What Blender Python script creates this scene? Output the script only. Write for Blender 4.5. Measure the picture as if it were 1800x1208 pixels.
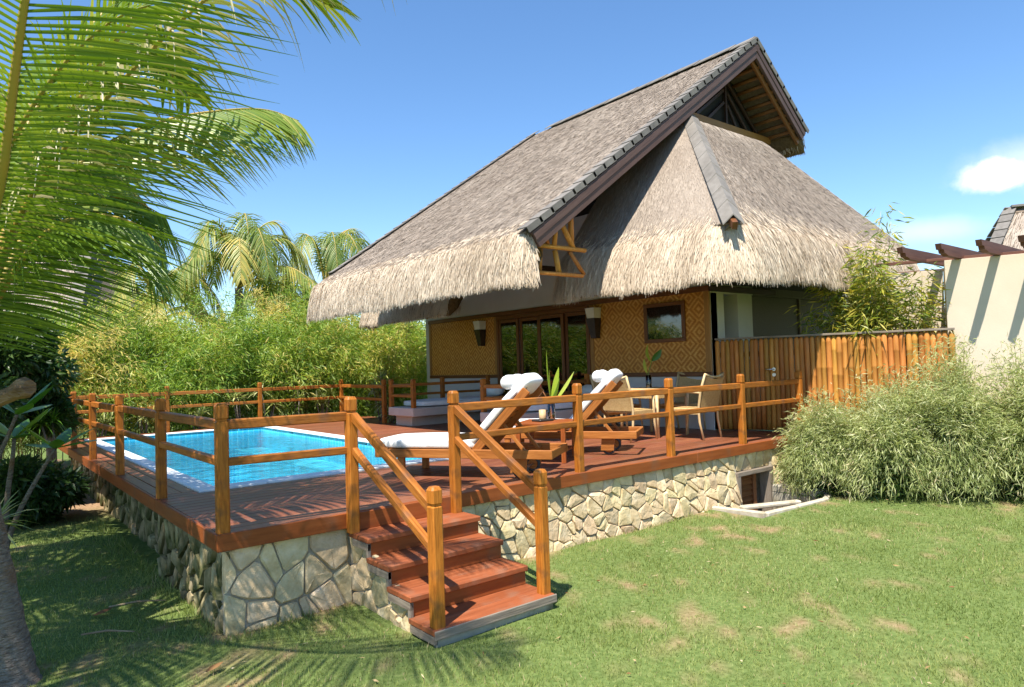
import bpy, bmesh, math, random
import numpy as np
from mathutils import Vector, Matrix
for o in list(bpy.data.objects): bpy.data.objects.remove(o)
SC = bpy.context.scene
COL = SC.collection
random.seed(7); RNG = np.random.default_rng(11)
pi = math.pi
def V(*a): return Vector(a[0] if len(a) == 1 else a)

# ------------------------------------------------------------------ camera
cam = bpy.data.cameras.new('camera'); cam_o = bpy.data.objects.new('camera', cam); COL.objects.link(cam_o)
cam.sensor_width = 36.0; cam.sensor_fit = 'HORIZONTAL'; cam.lens = 1206.24 / 1800 * 36.0
cam.clip_start = 0.05; cam.clip_end = 3000
CF = V(0.62962514, 0.77627305, 0.03118232); CR = V(0.77688768, -0.62889105, -0.03068529); CU = V(0.00420988, -0.04354539, 0.99904258)
CP = V(-1.42797, -5.13944, 1.14371)
cam_o.matrix_world = Matrix(((CR.x, CU.x, -CF.x, CP.x), (CR.y, CU.y, -CF.y, CP.y), (CR.z, CU.z, -CF.z, CP.z), (0, 0, 0, 1)))
SC.camera = cam_o

# ------------------------------------------------------------------ world and sun
SUN_TRAVEL = V(0.46, 0.25, -1.0).normalized()
SUN_EL = math.asin(-SUN_TRAVEL.z)
world = bpy.data.worlds.new('World'); SC.world = world; world.use_nodes = True
wn, wl = world.node_tree.nodes, world.node_tree.links
wn.clear()
w_out = wn.new('ShaderNodeOutputWorld'); w_bg = wn.new('ShaderNodeBackground'); w_sky = wn.new('ShaderNodeTexSky')
w_sky.sky_type = 'NISHITA'; w_sky.sun_disc = False; w_sky.sun_elevation = SUN_EL
w_sky.sun_rotation = math.atan2(-SUN_TRAVEL.x, -SUN_TRAVEL.y)
w_sky.air_density = 1.0; w_sky.dust_density = 0.0; w_sky.ozone_density = 4.0; w_sky.altitude = 0
w_bg.inputs['Strength'].default_value = 0.128
def wmath(op, a, b=None, c=None):
    n = wn.new('ShaderNodeMath'); n.operation = op
    for i, v in enumerate((a, b, c)):
        if v is None: continue
        if isinstance(v, (int, float)): n.inputs[i].default_value = v
        else: wl.new(v, n.inputs[i])
    return n.outputs[0]
w_tc = wn.new('ShaderNodeTexCoord')
def wdot(vec):
    n = wn.new('ShaderNodeVectorMath'); n.operation = 'DOT_PRODUCT'
    wl.new(w_tc.outputs['Generated'], n.inputs[0]); n.inputs[1].default_value = vec
    return n.outputs['Value']
w_noise = wn.new('ShaderNodeTexNoise'); w_noise.inputs['Scale'].default_value = 16; w_noise.inputs['Detail'].default_value = 6
w_noise.inputs['Roughness'].default_value = 0.6
wl.new(w_tc.outputs['Generated'], w_noise.inputs['Vector'])
def cloud(center, rx, ry, soft, amount, noise_amp):
    c = V(center).normalized(); r = c.cross(V(0, 0, 1)).normalized(); u = r.cross(c)
    a = wmath('DIVIDE', wdot(r), rx); b = wmath('DIVIDE', wdot(u), ry)
    d = wmath('SQRT', wmath('ADD', wmath('MULTIPLY', a, a), wmath('MULTIPLY', b, b)))
    nz = wmath('MULTIPLY', wmath('SUBTRACT', w_noise.outputs['Fac'], 0.5), noise_amp)
    m = wn.new('ShaderNodeMapRange'); m.interpolation_type = 'SMOOTHSTEP'
    wl.new(wmath('ADD', d, nz), m.inputs['Value'])
    m.inputs['From Min'].default_value = 1.0 + soft; m.inputs['From Max'].default_value = 1.0 - soft
    m.inputs['To Min'].default_value = 0; m.inputs['To Max'].default_value = amount
    front = wmath('GREATER_THAN', wdot(c), 0.5)
    return wmath('MULTIPLY', m.outputs[0], front)
cm = wmath('MAXIMUM', cloud((0.9440, 0.2600, 0.2035), 0.033, 0.020, 0.36, 1.0, 1.6), cloud((0.952, 0.228, 0.212), 0.05, 0.022, 0.8, 0.45, 1.6))
cm = wmath('MAXIMUM', cm, cloud((0.9303, 0.3334, 0.150), 0.05, 0.012, 0.9, 0.4, 1.4))
cm = wmath('MAXIMUM', cm, cloud((0.393, 0.9062, 0.140), 0.10, 0.02, 1.0, 0.2, 1.4))
w_mix = wn.new('ShaderNodeMix'); w_mix.data_type = 'RGBA'
w_hsv = wn.new('ShaderNodeHueSaturation'); w_hsv.inputs['Saturation'].default_value = 1.12
wl.new(w_sky.outputs[0], w_hsv.inputs['Color'])
wl.new(cm, w_mix.inputs['Factor']); wl.new(w_hsv.outputs[0], w_mix.inputs['A']); w_mix.inputs['B'].default_value = (6.0, 6.1, 6.3, 1)
wl.new(w_mix.outputs['Result'], w_bg.inputs['Color']); wl.new(w_bg.outputs[0], w_out.inputs[0])

sun = bpy.data.lights.new('sun', 'SUN'); sun.energy = 5.0; sun.angle = math.radians(0.53); sun.color = (1.0, 0.94, 0.84)
sun_o = bpy.data.objects.new('sun', sun); COL.objects.link(sun_o)
sun_o.rotation_euler = SUN_TRAVEL.to_track_quat('-Z', 'Y').to_euler(); sun_o.location = (-6, -4, 14)

SC.view_settings.view_transform = 'Standard'; SC.view_settings.look = 'None'
SC.view_settings.exposure = 0.86; SC.view_settings.gamma = 1.0; SC.view_settings.use_curve_mapping = False
SC.render.engine = 'CYCLES'
SC.cycles.use_denoising = True
SC.cycles.max_bounces = 8; SC.cycles.diffuse_bounces = 4; SC.cycles.glossy_bounces = 3; SC.cycles.transmission_bounces = 4
SC.cycles.transparent_max_bounces = 10; SC.cycles.caustics_reflective = False; SC.cycles.caustics_refractive = False

# ------------------------------------------------------------------ materials
MATS = {}
def new_mat(name):
    m = bpy.data.materials.new(name); m.use_nodes = True
    MATS[name] = m
    return m, m.node_tree.nodes, m.node_tree.links, m.node_tree.nodes['Principled BSDF']
def ramp(n, stops):
    r = n.new('ShaderNodeValToRGB'); e = r.color_ramp.elements
    while len(e) < len(stops): e.new(0.5)
    for i, (p, c) in enumerate(stops):
        e[i].position = p; e[i].color = (*c, 1)
    return r
def mapped(n, l, scale=(1, 1, 1), rand_shift=True):
    tc = n.new('ShaderNodeTexCoord'); mp = n.new('ShaderNodeMapping'); mp.inputs['Scale'].default_value = scale
    l.new(tc.outputs['Object'], mp.inputs['Vector'])
    if rand_shift:
        oi = n.new('ShaderNodeObjectInfo'); mu = n.new('ShaderNodeMath'); mu.operation = 'MULTIPLY'; mu.inputs[1].default_value = 37.0
        l.new(oi.outputs['Random'], mu.inputs[0])
        cb = n.new('ShaderNodeCombineXYZ')
        for i in range(3): l.new(mu.outputs[0], cb.inputs[i])
        l.new(cb.outputs[0], mp.inputs['Location'])
    return mp.outputs[0]
def surface(name, stops, scale=4.0, stretch=(1, 1, 1), detail=6, rough=0.6, bump=0.0, bump_scale=None, vary=0.0, spec=0.4, bump_dist=0.01, hue_vary=0.0, dirt=None):
    """noise-coloured surface; vary = brightness change from object to object"""
    m, n, l, b = new_mat(name)
    vec = mapped(n, l, stretch)
    nz = n.new('ShaderNodeTexNoise'); nz.inputs['Scale'].default_value = scale; nz.inputs['Detail'].default_value = detail
    nz.inputs['Roughness'].default_value = 0.62
    l.new(vec, nz.inputs['Vector'])
    r = ramp(n, stops); l.new(nz.outputs['Fac'], r.inputs[0])
    col = r.outputs[0]
    if dirt:
        d2 = n.new('ShaderNodeTexNoise'); d2.inputs['Scale'].default_value = dirt[0]; d2.inputs['Detail'].default_value = 4
        tc2 = n.new('ShaderNodeTexCoord'); l.new(tc2.outputs['Object'], d2.inputs['Vector'])
        mr = n.new('ShaderNodeMapRange'); mr.inputs['From Min'].default_value = dirt[1]; mr.inputs['From Max'].default_value = dirt[2]
        l.new(d2.outputs['Fac'], mr.inputs['Value'])
        mx = n.new('ShaderNodeMix'); mx.data_type = 'RGBA'; l.new(mr.outputs[0], mx.inputs['Factor'])
        l.new(col, mx.inputs['A']); mx.inputs['B'].default_value = (*dirt[3], 1); col = mx.outputs['Result']
    if vary > 0:
        oi = n.new('ShaderNodeObjectInfo'); mr = n.new('ShaderNodeMapRange')
        mr.inputs['To Min'].default_value = 1 - vary; mr.inputs['To Max'].default_value = 1 + vary
        l.new(oi.outputs['Random'], mr.inputs['Value'])
        h = n.new('ShaderNodeHueSaturation'); l.new(mr.outputs[0], h.inputs['Value']); l.new(col, h.inputs['Color']); col = h.outputs[0]
        if hue_vary:
            m2 = n.new('ShaderNodeMath'); m2.operation = 'MULTIPLY'; m2.inputs[1].default_value = 7.31
            m3 = n.new('ShaderNodeMath'); m3.operation = 'FRACT'; l.new(oi.outputs['Random'], m2.inputs[0]); l.new(m2.outputs[0], m3.inputs[0])
            m4 = n.new('ShaderNodeMapRange'); m4.inputs['To Min'].default_value = 0.5 - hue_vary; m4.inputs['To Max'].default_value = 0.5 + hue_vary
            l.new(m3.outputs[0], m4.inputs['Value']); l.new(m4.outputs[0], h.inputs['Hue'])
    l.new(col, b.inputs['Base Color'])
    b.inputs['Roughness'].default_value = rough; b.inputs['Specular IOR Level'].default_value = spec
    if bump > 0:
        bn = n.new('ShaderNodeTexNoise'); bn.inputs['Scale'].default_value = bump_scale or scale * 2; bn.inputs['Detail'].default_value = 8
        l.new(vec, bn.inputs['Vector'])
        bp = n.new('ShaderNodeBump'); bp.inputs['Strength'].default_value = bump; bp.inputs['Distance'].default_value = bump_dist
        l.new(bn.outputs['Fac'], bp.inputs['Height']); l.new(bp.outputs[0], b.inputs['Normal'])
    return m
def leafy(name, stops, rough=0.5, trans=0.35, spec=0.35, tcol=None):
    """leaf material: colour from the per-face value 'rnd', part of the light passes through"""
    m, n, l, b = new_mat(name)
    at = n.new('ShaderNodeAttribute'); at.attribute_name = 'rnd'
    r = ramp(n, stops); l.new(at.outputs['Fac'], r.inputs[0])
    l.new(r.outputs[0], b.inputs['Base Color']); b.inputs['Roughness'].default_value = rough; b.inputs['Specular IOR Level'].default_value = spec
    t = n.new('ShaderNodeBsdfTranslucent'); mx = n.new('ShaderNodeMixShader'); mx.inputs[0].default_value = trans
    h = n.new('ShaderNodeHueSaturation'); h.inputs['Saturation'].default_value = 1.1; h.inputs['Value'].default_value = 1.3; h.inputs['Hue'].default_value = 0.49
    l.new(r.outputs[0], h.inputs['Color']); l.new(h.outputs[0], t.inputs['Color'])
    l.new(b.outputs[0], mx.inputs[1]); l.new(t.outputs[0], mx.inputs[2])
    l.new(mx.outputs[0], n['Material Output'].inputs['Surface'])
    return m

surface('post_wood', [(0.25, (0.17, 0.048, 0.006)), (0.5, (0.38, 0.125, 0.016)), (0.75, (0.50, 0.185, 0.03))], 5, (1.2, 14, 14), rough=0.45, bump=0.25, vary=0.22, spec=0.22, dirt=(9, 0.58, 0.85, (0.12, 0.055, 0.025)))
surface('rail_wood', [(0.25, (0.17, 0.05, 0.008)), (0.5, (0.35, 0.118, 0.019)), (0.75, (0.46, 0.17, 0.034))], 5, (1.2, 14, 14), rough=0.48, bump=0.25, vary=0.2, spec=0.22, dirt=(6, 0.55, 0.85, (0.17, 0.085, 0.05)))
surface('deck_wood', [(0.2, (0.14, 0.046, 0.022)), (0.5, (0.232, 0.080, 0.038)), (0.8, (0.32, 0.12, 0.06))], 4, (0.8, 12, 6), rough=0.40, bump=0.2, vary=0.2, spec=0.3, hue_vary=0.006, dirt=(3.0, 0.52, 0.9, (0.22, 0.11, 0.075)))
surface('fascia_wood', [(0.25, (0.20, 0.05, 0.013)), (0.6, (0.30, 0.082, 0.022)), (0.85, (0.36, 0.115, 0.035))], 3, (0.8, 8, 8), rough=0.42, bump=0.12, vary=0.05, spec=0.22, dirt=(3.5, 0.55, 0.8, (0.19, 0.09, 0.05)))
surface('step_wood', [(0.25, (0.20, 0.055, 0.02)), (0.55, (0.30, 0.088, 0.034)), (0.8, (0.37, 0.13, 0.058))], 3, (0.8, 10, 8), rough=0.5, bump=0.15, vary=0.1, spec=0.2, dirt=(5, 0.55, 0.9, (0.25, 0.14, 0.09)))
surface('weathered_wood', [(0.25, (0.14, 0.11, 0.085)), (0.6, (0.27, 0.22, 0.17)), (0.85, (0.35, 0.30, 0.24))], 5, (0.9, 10, 10), rough=0.8, bump=0.3, vary=0.1, spec=0.2)
surface('teak', [(0.25, (0.24, 0.075, 0.016)), (0.55, (0.40, 0.145, 0.035)), (0.8, (0.50, 0.21, 0.06))], 4, (1.0, 12, 12), rough=0.42, bump=0.1, vary=0.12, spec=0.22)
surface('table_wood', [(0.25, (0.19, 0.045, 0.011)), (0.55, (0.33, 0.09, 0.023)), (0.8, (0.42, 0.14, 0.04))], 4, (1.0, 12, 12), rough=0.35, bump=0.1, vary=0.1, spec=0.28)
surface('frame_wood', [(0.25, (0.10, 0.035, 0.012)), (0.6, (0.19, 0.07, 0.022)), (0.85, (0.25, 0.10, 0.035))], 4, (1.0, 12, 12), rough=0.45, bump=0.08, vary=0.1)
surface('gold_wood', [(0.25, (0.26, 0.115, 0.025)), (0.6, (0.38, 0.18, 0.045)), (0.85, (0.46, 0.24, 0.07))], 4, (1.0, 12, 12), rough=0.5, bump=0.08, vary=0.1)
surface('dark_wood', [(0.3, (0.03, 0.015, 0.010)), (0.7, (0.07, 0.035, 0.022))], 4, (1.0, 10, 10), rough=0.5, bump=0.1, vary=0.1)
surface('barge_wood', [(0.3, (0.085, 0.048, 0.038)), (0.7, (0.14, 0.085, 0.068))], 3, (0.7, 8, 8), rough=0.6, bump=0.1, vary=0.05, spec=0.3)
surface('bamboo', [(0.2, (0.33, 0.13, 0.026)), (0.55, (0.50, 0.215, 0.048)), (0.85, (0.60, 0.30, 0.09))], 3, (14, 14, 1.2), rough=0.42, bump=0.05, vary=0.22, hue_vary=0.012, spec=0.18)
surface('rattan', [(0.3, (0.44, 0.27, 0.10)), (0.7, (0.60, 0.42, 0.19))], 40, rough=0.55, bump=0.25, bump_scale=120, vary=0.05)
surface('rattan_frame', [(0.3, (0.55, 0.38, 0.17)), (0.7, (0.70, 0.52, 0.28))], 10, rough=0.45, vary=0.05)
surface('stone', [(0.25, (0.43, 0.31, 0.155)), (0.5, (0.60, 0.465, 0.27)), (0.75, (0.70, 0.58, 0.39))], 8, rough=0.9, bump=0.8, bump_scale=24, bump_dist=0.015, vary=0.22, hue_vary=0.014, spec=0.15, dirt=(3.2, 0.52, 0.75, (0.38, 0.28, 0.14)))
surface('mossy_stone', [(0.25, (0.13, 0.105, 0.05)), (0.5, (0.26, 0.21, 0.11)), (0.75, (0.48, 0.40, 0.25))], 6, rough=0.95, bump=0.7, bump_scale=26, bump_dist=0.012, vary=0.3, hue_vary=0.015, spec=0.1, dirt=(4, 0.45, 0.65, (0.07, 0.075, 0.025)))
surface('mortar', [(0.3, (0.33, 0.285, 0.21)), (0.7, (0.46, 0.40, 0.305))], 14, rough=0.95, bump=0.5, bump_scale=60, spec=0.1, dirt=(3, 0.55, 0.75, (0.16, 0.13, 0.07)))
surface('concrete', [(0.3, (0.29, 0.26, 0.20)), (0.7, (0.40, 0.37, 0.30))], 5, rough=0.9, bump=0.3, bump_scale=40, spec=0.15, dirt=(3, 0.5, 0.7, (0.17, 0.14, 0.08)))
surface('kerb_stone', [(0.3, (0.42, 0.36, 0.26)), (0.7, (0.60, 0.54, 0.42))], 9, rough=0.9, bump=0.4, spec=0.15, dirt=(5, 0.55, 0.75, (0.36, 0.30, 0.20)))
surface('plaster', [(0.3, (0.56, 0.53, 0.46)), (0.7, (0.63, 0.60, 0.53))], 2.0, rough=0.9, bump=0.08, bump_scale=60, spec=0.15)
surface('dado_plaster', [(0.3, (0.56, 0.55, 0.53)), (0.7, (0.62, 0.61, 0.59))], 2.0, rough=0.9, bump=0.08, bump_scale=60, spec=0.15)
surface('beige_wall', [(0.3, (0.60, 0.50, 0.375)), (0.7, (0.67, 0.57, 0.44))], 1.4, rough=0.9, bump=0.12, bump_scale=50, spec=0.15, dirt=(0.8, 0.55, 0.9, (0.54, 0.45, 0.34)))
surface('daybed_plaster', [(0.3, (0.50, 0.42, 0.36)), (0.7, (0.58, 0.50, 0.43))], 3.0, rough=0.85, bump=0.1, bump_scale=60, spec=0.2)
surface('white_fabric', [(0.3, (0.74, 0.74, 0.73)), (0.7, (0.84, 0.84, 0.83))], 7, (1, 2.2, 1), rough=0.9, bump=0.55, bump_scale=6, bump_dist=0.04, spec=0.1)
surface('towel', [(0.3, (0.84, 0.84, 0.84)), (0.7, (0.90, 0.90, 0.90))], 60, rough=1.0, bump=0.6, bump_scale=140, spec=0.05)
surface('coping_white', [(0.3, (0.70, 0.74, 0.75)), (0.7, (0.80, 0.83, 0.83))], 8, rough=0.6, bump=0.1, spec=0.3, dirt=(2.5, 0.55, 0.8, (0.60, 0.64, 0.62)))
surface('roof_tile', [(0.3, (0.155, 0.138, 0.118)), (0.7, (0.235, 0.212, 0.185))], 6, rough=0.7, bump=0.15, vary=0.15, spec=0.3)
surface('thatch_base', [(0.25, (0.16, 0.12, 0.088)), (0.55, (0.25, 0.195, 0.145)), (0.8, (0.34, 0.27, 0.21))], 7, (2.2, 2.2, 2.2), detail=10, rough=0.95, bump=0.9, bump_scale=40, bump_dist=0.03, spec=0.08, dirt=(1.1, 0.48, 0.72, (0.17, 0.135, 0.105)))
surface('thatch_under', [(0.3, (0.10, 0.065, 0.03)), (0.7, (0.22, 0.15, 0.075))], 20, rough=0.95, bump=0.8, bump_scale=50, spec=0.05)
surface('palm_trunk', [(0.3, (0.13, 0.10, 0.08)), (0.55, (0.25, 0.21, 0.17)), (0.85, (0.38, 0.33, 0.28))], 9, (2, 2, 7), rough=0.95, bump=1.0, bump_dist=0.03, bump_scale=14, spec=0.1, dirt=(4, 0.52, 0.7, (0.24, 0.14, 0.075)))
surface('bark', [(0.3, (0.12, 0.10, 0.08)), (0.7, (0.26, 0.23, 0.19))], 9, rough=0.9, bump=0.5, spec=0.1)
surface('petiole', [(0.2, (0.20, 0.20, 0.035)), (0.5, (0.36, 0.27, 0.05)), (0.8, (0.48, 0.27, 0.055))], 2, rough=0.45, spec=0.4)
surface('dry_stub', [(0.3, (0.13, 0.075, 0.042)), (0.7, (0.30, 0.195, 0.125))], 9, (1, 1, 3), rough=0.95, bump=1.0, bump_dist=0.03, bump_scale=16, spec=0.08)
surface('rubber', [(0.3, (0.03, 0.03, 0.03)), (0.7, (0.09, 0.09, 0.09))], 20, rough=0.7)
surface('steel', [(0.3, (0.55, 0.55, 0.54)), (0.7, (0.65, 0.65, 0.64))], 20, rough=0.3)
MATS['steel'].node_tree.nodes['Principled BSDF'].inputs['Metallic'].default_value = 1
surface('lamp_white', [(0.3, (0.72, 0.69, 0.60)), (0.7, (0.80, 0.77, 0.68))], 10, rough=0.6)
surface('dark_vessel', [(0.3, (0.022, 0.014, 0.010)), (0.7, (0.05, 0.032, 0.022))], 12, rough=0.4, bump=0.3)
surface('candle_cup', [(0.3, (0.55, 0.37, 0.17)), (0.7, (0.66, 0.48, 0.26))], 12, rough=0.5)
surface('tray_black', [(0.3, (0.02, 0.018, 0.016)), (0.7, (0.05, 0.045, 0.04))], 12, rough=0.35)
surface('void_shade', [(0.3, (0.012, 0.010, 0.008)), (0.7, (0.03, 0.025, 0.02))], 3, rough=0.9)  # near-black colour standing in for shade in rooms, recesses and roof voids
surface('screen_dark', [(0.3, (0.10, 0.085, 0.07)), (0.7, (0.15, 0.13, 0.11))], 3, (30, 30, 1), rough=0.8, bump=0.1)
surface('fallen_leaf', [(0.3, (0.34, 0.20, 0.075)), (0.7, (0.56, 0.42, 0.22))], 12, rough=0.8, vary=0.35, hue_vary=0.03)
surface('twig', [(0.3, (0.22, 0.15, 0.09)), (0.7, (0.40, 0.30, 0.19))], 12, rough=0.9)
surface('red_flower', [(0.3, (0.42, 0.02, 0.03)), (0.7, (0.62, 0.05, 0.05))], 12, rough=0.5)
surface('soil', [(0.3, (0.10, 0.062, 0.035)), (0.7, (0.22, 0.14, 0.085))], 8, rough=0.95, bump=0.5)

leafy('palm_leaf', [(0.0, (0.065, 0.135, 0.017)), (0.45, (0.14, 0.235, 0.027)), (0.75, (0.24, 0.32, 0.045)), (0.93, (0.40, 0.39, 0.09)), (1.0, (0.52, 0.40, 0.14))], 0.36, 0.32, 0.55)
leafy('palm_far', [(0.0, (0.09, 0.15, 0.025)), (0.5, (0.20, 0.27, 0.05)), (0.8, (0.36, 0.36, 0.085)), (1.0, (0.56, 0.45, 0.10))], 0.4, 0.35, 0.5)
leafy('dry_frond', [(0.0, (0.16, 0.21, 0.045)), (0.5, (0.30, 0.32, 0.10)), (0.75, (0.50, 0.46, 0.25)), (1.0, (0.66, 0.58, 0.40))], 0.4, 0.3, 0.5)
leafy('hedge_leaf', [(0.0, (0.08, 0.16, 0.022)), (0.4, (0.20, 0.325, 0.042)), (0.75, (0.34, 0.44, 0.075)), (0.93, (0.56, 0.53, 0.10)), (1.0, (0.64, 0.52, 0.15))], 0.45, 0.42, 0.4)
leafy('shrub_leaf', [(0.0, (0.20, 0.25, 0.08)), (0.35, (0.43, 0.48, 0.185)), (0.7, (0.60, 0.61, 0.32)), (0.9, (0.68, 0.64, 0.40)), (1.0, (0.72, 0.60, 0.39))], 0.4, 0.42, 0.5)
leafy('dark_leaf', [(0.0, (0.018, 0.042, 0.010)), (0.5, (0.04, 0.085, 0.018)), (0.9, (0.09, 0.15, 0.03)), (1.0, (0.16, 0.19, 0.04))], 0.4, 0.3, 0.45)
leafy('tree_leaf', [(0.0, (0.04, 0.095, 0.016)), (0.5, (0.085, 0.17, 0.028)), (1.0, (0.17, 0.25, 0.045))], 0.4, 0.3, 0.45)
leafy('yellow_bamboo', [(0.0, (0.09, 0.15, 0.02)), (0.4, (0.22, 0.29, 0.035)), (0.75, (0.42, 0.40, 0.05)), (1.0, (0.60, 0.50, 0.10))], 0.42, 0.35, 0.45)
leafy('variegated', [(0.0, (0.11, 0.17, 0.03)), (0.4, (0.27, 0.32, 0.08)), (1.0, (0.58, 0.58, 0.28))], 0.4, 0.3, 0.45)
leafy('broad_leaf', [(0.0, (0.06, 0.16, 0.018)), (0.6, (0.13, 0.27, 0.03)), (1.0, (0.26, 0.36, 0.06))], 0.3, 0.35, 0.5)
leafy('helico_leaf', [(0.0, (0.18, 0.30, 0.025)), (0.6, (0.32, 0.43, 0.05)), (1.0, (0.45, 0.50, 0.12))], 0.3, 0.4, 0.5)
leafy('grass_blade', [(0.0, (0.115, 0.165, 0.032)), (0.45, (0.23, 0.285, 0.072)), (0.8, (0.34, 0.37, 0.12)), (0.95, (0.40, 0.37, 0.17)), (1.0, (0.48, 0.38, 0.21))], 0.5, 0.30, 0.3)
leafy('thatch_strand', [(0.0, (0.18, 0.14, 0.108)), (0.35, (0.31, 0.25, 0.198)), (0.7, (0.41, 0.342, 0.276)), (1.0, (0.52, 0.445, 0.365))], 0.75, 0.05, 0.2)
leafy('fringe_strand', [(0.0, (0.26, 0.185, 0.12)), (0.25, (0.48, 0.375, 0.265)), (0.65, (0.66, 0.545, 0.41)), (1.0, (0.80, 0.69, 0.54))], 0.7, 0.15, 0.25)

def mat_ground():
    m, n, l, b = new_mat('lawn_soil')
    at = n.new('ShaderNodeAttribute'); at.attribute_name = 'patch'
    vec = mapped(n, l, (1, 1, 1), False)
    nz = n.new('ShaderNodeTexNoise'); nz.inputs['Scale'].default_value = 28; nz.inputs['Detail'].default_value = 8; l.new(vec, nz.inputs['Vector'])
    g = ramp(n, [(0.25, (0.075, 0.115, 0.028)), (0.6, (0.15, 0.20, 0.06)), (0.85, (0.23, 0.24, 0.095))]); l.new(nz.outputs['Fac'], g.inputs[0])
    s = ramp(n, [(0.25, (0.21, 0.125, 0.065)), (0.6, (0.36, 0.235, 0.14)), (0.85, (0.48, 0.34, 0.22))]); l.new(nz.outputs['Fac'], s.inputs[0])
    mx = n.new('ShaderNodeMix'); mx.data_type = 'RGBA'
    l.new(at.outputs['Fac'], mx.inputs['Factor']); l.new(g.outputs[0], mx.inputs['A']); l.new(s.outputs[0], mx.inputs['B'])
    l.new(mx.outputs['Result'], b.inputs['Base Color']); b.inputs['Roughness'].default_value = 0.95; b.inputs['Specular IOR Level'].default_value = 0.1
    bp = n.new('ShaderNodeBump'); bp.inputs['Strength'].default_value = 0.6; bp.inputs['Distance'].default_value = 0.02
    l.new(nz.outputs['Fac'], bp.inputs['Height']); l.new(bp.outputs[0], b.inputs['Normal'])
mat_ground()
def mat_sawali():
    """woven split-bamboo panel with nested diamonds; object X runs along the wall, Z up"""
    m, n, l, b = new_mat('woven_panel')
    tc = n.new('ShaderNodeTexCoord'); sp = n.new('ShaderNodeSeparateXYZ'); l.new(tc.outputs['Object'], sp.inputs[0])
    def mt(op, a, c=None):
        k = n.new('ShaderNodeMath'); k.operation = op
        for i, v in enumerate((a, c)):
            if v is None: continue
            if isinstance(v, (int, float)): k.inputs[i].default_value = v
            else: l.new(v, k.inputs[i])
        return k.outputs[0]
    def tri(v, per):   # triangle wave 0..1
        f = mt('FRACT', mt('DIVIDE', v, per)); return mt('MULTIPLY', mt('ABSOLUTE', mt('SUBTRACT', f, 0.5)), 2.0)
    d = mt('ADD', tri(sp.outputs['X'], 0.38), tri(sp.outputs['Z'], 0.38))     # 0..2, diamonds
    rings = mt('FRACT', mt('MULTIPLY', d, 2.0))
    line = mt('GREATER_THAN', rings, 0.52)
    wy = tri(sp.outputs['X'], 0.028); wz = tri(sp.outputs['Z'], 0.028)
    weave = mt('MULTIPLY', wy, wz)
    nz = n.new('ShaderNodeTexNoise'); nz.inputs['Scale'].default_value = 9; nz.inputs['Detail'].default_value = 6; l.new(tc.outputs['Object'], nz.inputs['Vector'])
    fac = mt('ADD', mt('ADD', mt('MULTIPLY', line, 0.34), mt('MULTIPLY', nz.outputs['Fac'], 0.52)), mt('MULTIPLY', weave, 0.22))
    r = ramp(n, [(0.18, (0.36, 0.115, 0.008)), (0.5, (0.54, 0.215, 0.022)), (0.95, (0.82, 0.52, 0.15))]); l.new(fac, r.inputs[0])
    l.new(r.outputs[0], b.inputs['Base Color']); b.inputs['Roughness'].default_value = 0.5
    bp = n.new('ShaderNodeBump'); bp.inputs['Strength'].default_value = 0.4; bp.inputs['Distance'].default_value = 0.006
    l.new(mt('ADD', mt('MULTIPLY', line, 0.6), weave), bp.inputs['Height']); l.new(bp.outputs[0], b.inputs['Normal'])
mat_sawali()
def mat_glass(name, tint, refl_rough=0.02, opacity=0.0):
    m, n, l, b = new_mat(name)
    g = n.new('ShaderNodeBsdfGlossy'); g.inputs['Roughness'].default_value = refl_rough; g.inputs['Color'].default_value = (1, 1, 1, 1)
    t = n.new('ShaderNodeBsdfTransparent'); t.inputs['Color'].default_value = (*tint, 1)
    fr = n.new('ShaderNodeFresnel'); fr.inputs['IOR'].default_value = 1.52
    sc = n.new('ShaderNodeMath'); sc.operation = 'MULTIPLY'; sc.inputs[1].default_value = 1.8; sc.use_clamp = True
    l.new(fr.outputs[0], sc.inputs[0])
    mx = n.new('ShaderNodeMixShader'); l.new(sc.outputs[0], mx.inputs[0]); l.new(t.outputs[0], mx.inputs[1]); l.new(g.outputs[0], mx.inputs[2])
    l.new(mx.outputs[0], n['Material Output'].inputs['Surface'])
    return m
mat_glass('window_glass', (0.30, 0.31, 0.30))
mat_glass('clear_glass', (0.86, 0.92, 0.90))
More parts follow.
